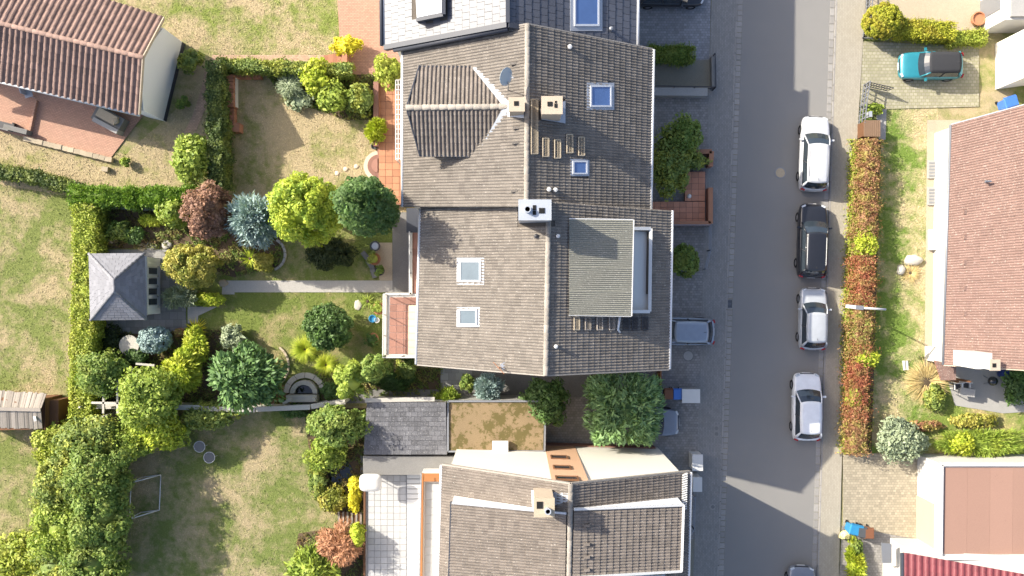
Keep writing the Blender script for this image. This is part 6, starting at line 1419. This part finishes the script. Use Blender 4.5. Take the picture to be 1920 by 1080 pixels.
# right-hand garden front
fn = thing('metal_gate', 'grey metal tube gate and fence by the parking space', 'gate', W(1612, 205))
for a, b in (((1618, 160), (1612, 198)), ((1612, 200), (1608, 236))):
    A_, B_ = W(*a), W(*b)
    for z in (.2, .65, 1.1): MB().bar(A_+k*z, B_+k*z, .05, .05).build('rail', MT['grey_metal'], fn)
    for u in (0, .25, .5, .75, 1): MB().bar(A_.lerp(B_, u), A_.lerp(B_, u)+k*1.15, .05, .05).build('post', MT['grey_metal'], fn)
A_, B_ = W(1618, 162), W(1662, 172)
for z in (.2, .65, 1.05): MB().bar(A_+k*z, B_+k*z, .04, .04).build('gate_rail', MT['dark_metal'], fn)
for u in np.linspace(0, 1, 10): MB().bar(A_.lerp(B_, u)+k*.2, A_.lerp(B_, u)+k*1.05, .03, .03).build('gate_bar', MT['dark_metal'], fn)
fn = thing('metal_fence', 'grey fence with open gate wing by the yellow topiary ball', 'fence', W(1620, 60))
for a, b in (((1624, -20), (1622, 30)), ((1622, 30), (1616, 72)), ((1616, 72), (1670, 76))):
    A_, B_ = W(*a), W(*b)
    for z in (.15, .6, 1.05): MB().bar(A_+k*z, B_+k*z, .05, .05).build('rail', MT['grey_metal'], fn)
    for u in np.linspace(0, 1, 8): MB().bar(A_.lerp(B_, u), A_.lerp(B_, u)+k*1.1, .035, .035).build('bar', MT['grey_metal'], fn)
wb = thing('bin_store', 'brown slatted bin store at the top of the red hedge', 'bin store', W(1622, 247)); c0 = W(1621, 247)
MB().box(c0+k*.55, (.95, .9, 1.05)).build('body', MT['wood_brown'], wb)
for i in range(8): MB().box(c0+Vector((-.45+.13*i, 0, 1.12)), (.115, 1.02, .04)).build('slat', MT['wood_grey'] if i == 99 else mat('slat_brown', (.21, .135, .085), .8, .15) if i == 0 else bpy.data.materials['slat_brown'], wb)
bl = thing('letter_box', 'small metal letter box inside the gate', 'letter box', W(1620, 220)); MB().box(W(1620, 220)+k*.8, (.18, .35, .45)).build('box', MT['zinc'], bl); MB().bar(W(1620, 220), W(1620, 220)+k*.6, .05, .05).build('post', MT['grey_metal'], bl)
am = thing('planter', 'rust-coloured planter tub by the white house wall', 'planter', W(1826, 40)); MB().lathe(W(1826, 40), [(.2, 0), (.42, .35), (.45, .6), (.38, .62), (.36, .5), (.01, .5)], 18).build('tub', MT['clay'], am)
for lab, x, y, ang in (('left white garden chair on the shaded patio', 1787, 722, .1), ('right white garden chair on the shaded patio', 1802, 721, -.1)):
    t = thing('garden_chair', lab, 'chair', W(x, y), group='white patio chairs'); p = W(x, y)
    MB().box(p+k*.43, (.46, .46, .05), ang).build('seat', MT['dark_metal'], t); MB().box(p+Vector((0, .22, .72)), (.46, .05, .5), ang).build('backrest', MT['plastic_white'], t)
    for dx in (-.2, .2):
        for dy in (-.2, .2): MB().bar(p+Vector((dx, dy, 0)), p+Vector((dx, dy, .43)), .04, .04).build('leg', MT['plastic_white'], t)
        MB().bar(p+Vector((dx*1.15, -.22, .64)), p+Vector((dx*1.15, .22, .64)), .05, .04).build('armrest', MT['plastic_white'], t)
tb = thing('patio_table', 'grey patio table in front of the white chairs', 'table', W(1803, 733)); p = W(1803, 733); MB().box(p+k*.7, (.95, .5, .05), -.15).build('table_top', MT['concrete'], tb)
for dx in (-.4, .4):
    for dy in (-.2, .2): MB().bar(p+Vector((dx, dy, 0)), p+Vector((dx, dy, .7)), .04, .04).build('leg', MT['grey_metal'], tb)
kg = thing('kettle_grill', 'black kettle grill on the shaded patio', 'grill', W(1848, 712)); p = W(1848, 712); MB().lathe(p+k*.55, [(.05, 0), (.25, .1), (.3, .25), (.26, .4), (.1, .5), (.02, .52)], 20).build('kettle', glass_mat('enamel_black', (.012, .012, .014), .1), kg, True)
for a in (0, 2.1, 4.2): MB().bar(p+Vector((math.cos(a)*.3, math.sin(a)*.3, 0)), p+Vector((math.cos(a)*.12, math.sin(a)*.12, .62)), .03, .03).build('leg', MT['grey_metal'], kg)
bb = thing('rain_barrel', 'blue rain barrel beside the bungalow chimney', 'barrel', W(1876, 700)); MB().lathe(W(1876, 700), [(.25, 0), (.3, .3), (.3, .6), (.26, .85), (.26, .9), (.01, .9)], 20).build('barrel', mat('barrel_blue', (.02, .045, .2), .4, .1), bb, True)
pp = thing('garden_plank', 'pair of short white planks lying on the grass strip', 'planks', W(1697, 685))
for d in (-.1, .1): MB().box(W(1697, 685)+Vector((d, 0, .06)), (.13, .6, .06), .1).build('plank', MT['plastic_white'], pp)
# goal, round tables, parasol, loungers
go = thing('football_goal', 'white metal football goal frame on the bottom lawn', 'goal', W(262, 930))
T0, T1 = W(246, 905, 1.55), W(243, 973, 1.55); b0, b1 = drop(T0), drop(T1); f0, f1 = W(306, 888), W(304, 955)
for a, b in ((T0, T1), (T0, b0), (T1, b1), (b0, b0+Vector((1.2, .15, 0))), (b1, b1+Vector((1.2, .15, 0))), (T0, b0+Vector((1.2, .15, 0))), (T1, b1+Vector((1.2, .15, 0))), (b0+Vector((1.2, .15, 0)), b1+Vector((1.2, .15, 0)))):
    MB().tube([a+k*.03, b+k*.03], .035, 8).build('bar', MT['white_metal'], go, True)
for lab, x, y in (('upper round glass garden table on the worn lawn', 381, 834), ('lower round glass garden table on the worn lawn', 399, 854)):
    t = thing('round_table', lab, 'table', W(x, y), group='round glass tables'); p = W(x, y); MB().lathe(p+k*.62, [(.33, 0), (.34, .015), (.33, .03), (.01, .03)], 24).build('table_top', glass_mat('smoked_glass', (.10, .10, .09)), t); MB().lathe(p+k*.61, [(.335, 0), (.36, 0), (.36, .045), (.335, .045), (.335, 0)], 24).build('rim', MT['white_metal'], t)
    for a in (0, 2.1, 4.2): MB().bar(p+Vector((math.cos(a)*.28, math.sin(a)*.28, 0)), p+Vector((math.cos(a)*.28, math.sin(a)*.28, .62)), .025, .025).build('leg', MT['white_metal'], t)
rt = thing('stone_table', 'large round pale stone table beside the clipped blue ball', 'table', W(250, 648)); p = W(252, 646); MB().lathe(p+k*.7, [(.62, 0), (.64, .03), (.62, .07), (.01, .07)], 32).build('table_top', MT['stone_pale'], rt); MB().lathe(p, [(.3, 0), (.15, .1), (.12, .6), (.25, .7)], 16).build('pedestal', MT['stone_pale'], rt)
pa = thing('parasol', 'white square parasol standing at the terrace corner', 'parasol', W(696, 905)); p = W(694, 906, 2.6); g = drop(p, .9)
n_ = 28; ring = lambda s, z: [Vector((p.x+s*.68*math.copysign(abs(math.cos(2*math.pi*i/n_))**.5, math.cos(2*math.pi*i/n_)), p.y+s*.54*math.copysign(abs(math.sin(2*math.pi*i/n_))**.5, math.sin(2*math.pi*i/n_)), z)) for i in range(n_)]
v = ring(1, 2.45)+ring(.97, 2.52)+ring(.5, 2.66)+[Vector((p.x, p.y, 2.74))]; f = [(i+j_*n_, (i+1) % n_+j_*n_, (i+1) % n_+(j_+1)*n_, i+(j_+1)*n_) for j_ in range(2) for i in range(n_)]+[(2*n_+i, 2*n_+(i+1) % n_, 3*n_) for i in range(n_)]
raw('canopy', v, f, MT['plastic_white'], pa, True); MB().tube([g, drop(p, 2.74)], .03, 8).build('pole', MT['white_metal'], pa); MB().lathe(g, [(.25, 0), (.25, .08), (.05, .12)], 16).build('base', MT['concrete'], pa)
pg = thing('garden_pergola', 'weathered white pergola beams beside the lime-green tree', 'pergola', W(215, 750))
for a, b in (((172, 755), (238, 756)), ((195, 735), (194, 775)), ((220, 700), (221, 775)), ((248, 690), (248, 715)), ((255, 682), (290, 685))): MB().bar(W(*a, 2.2), W(*b, 2.2), .12, .12).build('beam', MT['stone_pale'], pg)
for x, y in ((180, 755), (236, 756), (222, 772), (222, 702)): MB().bar(W(x, y), W(x, y)+k*2.1, .1, .1).build('post', MT['stone_pale'], pg)
ws = thing('bed_edging', 'row of white edging blocks under the thuja hedge', 'edging', W(255, 391))
for i, x in enumerate((217, 234, 243, 252, 262, 272, 281, 292)): MB().box(W(x, 389+i*.6)+k*.12, (.28, .2, .24)).build('block', MT['stone_pale'], ws)
rb = thing('round_bed_edging', 'curved grey kerb around the gravel bed by the blue spruce', 'edging', W(520, 475))
for i in range(7): arc_block(W(505, 477), .95, 1.1, -1.2+i*.33, -1.2+i*.33+.3, 0, .14).build('kerb_stone', MT['concrete'], rb)
ce = thing('curved_edging', 'curved pale stone edging beside the large conifer', 'edging', W(536, 690))
for i in range(7): arc_block(W(500, 685), 1.35, 1.48, -1.0+i*.28, -1.0+i*.28+.26, 0, .12).build('kerb_stone', MT['stone'], ce)
gp = thing('stone_globe', 'white stone ornament below the blue spruce', 'ornament', W(472, 457)); MB().lathe(W(473, 457), [(.1, 0), (.18, .1), (.2, .3), (.12, .42), (.01, .45)], 14).build('globe', MT['stone_pale'], gp, True)
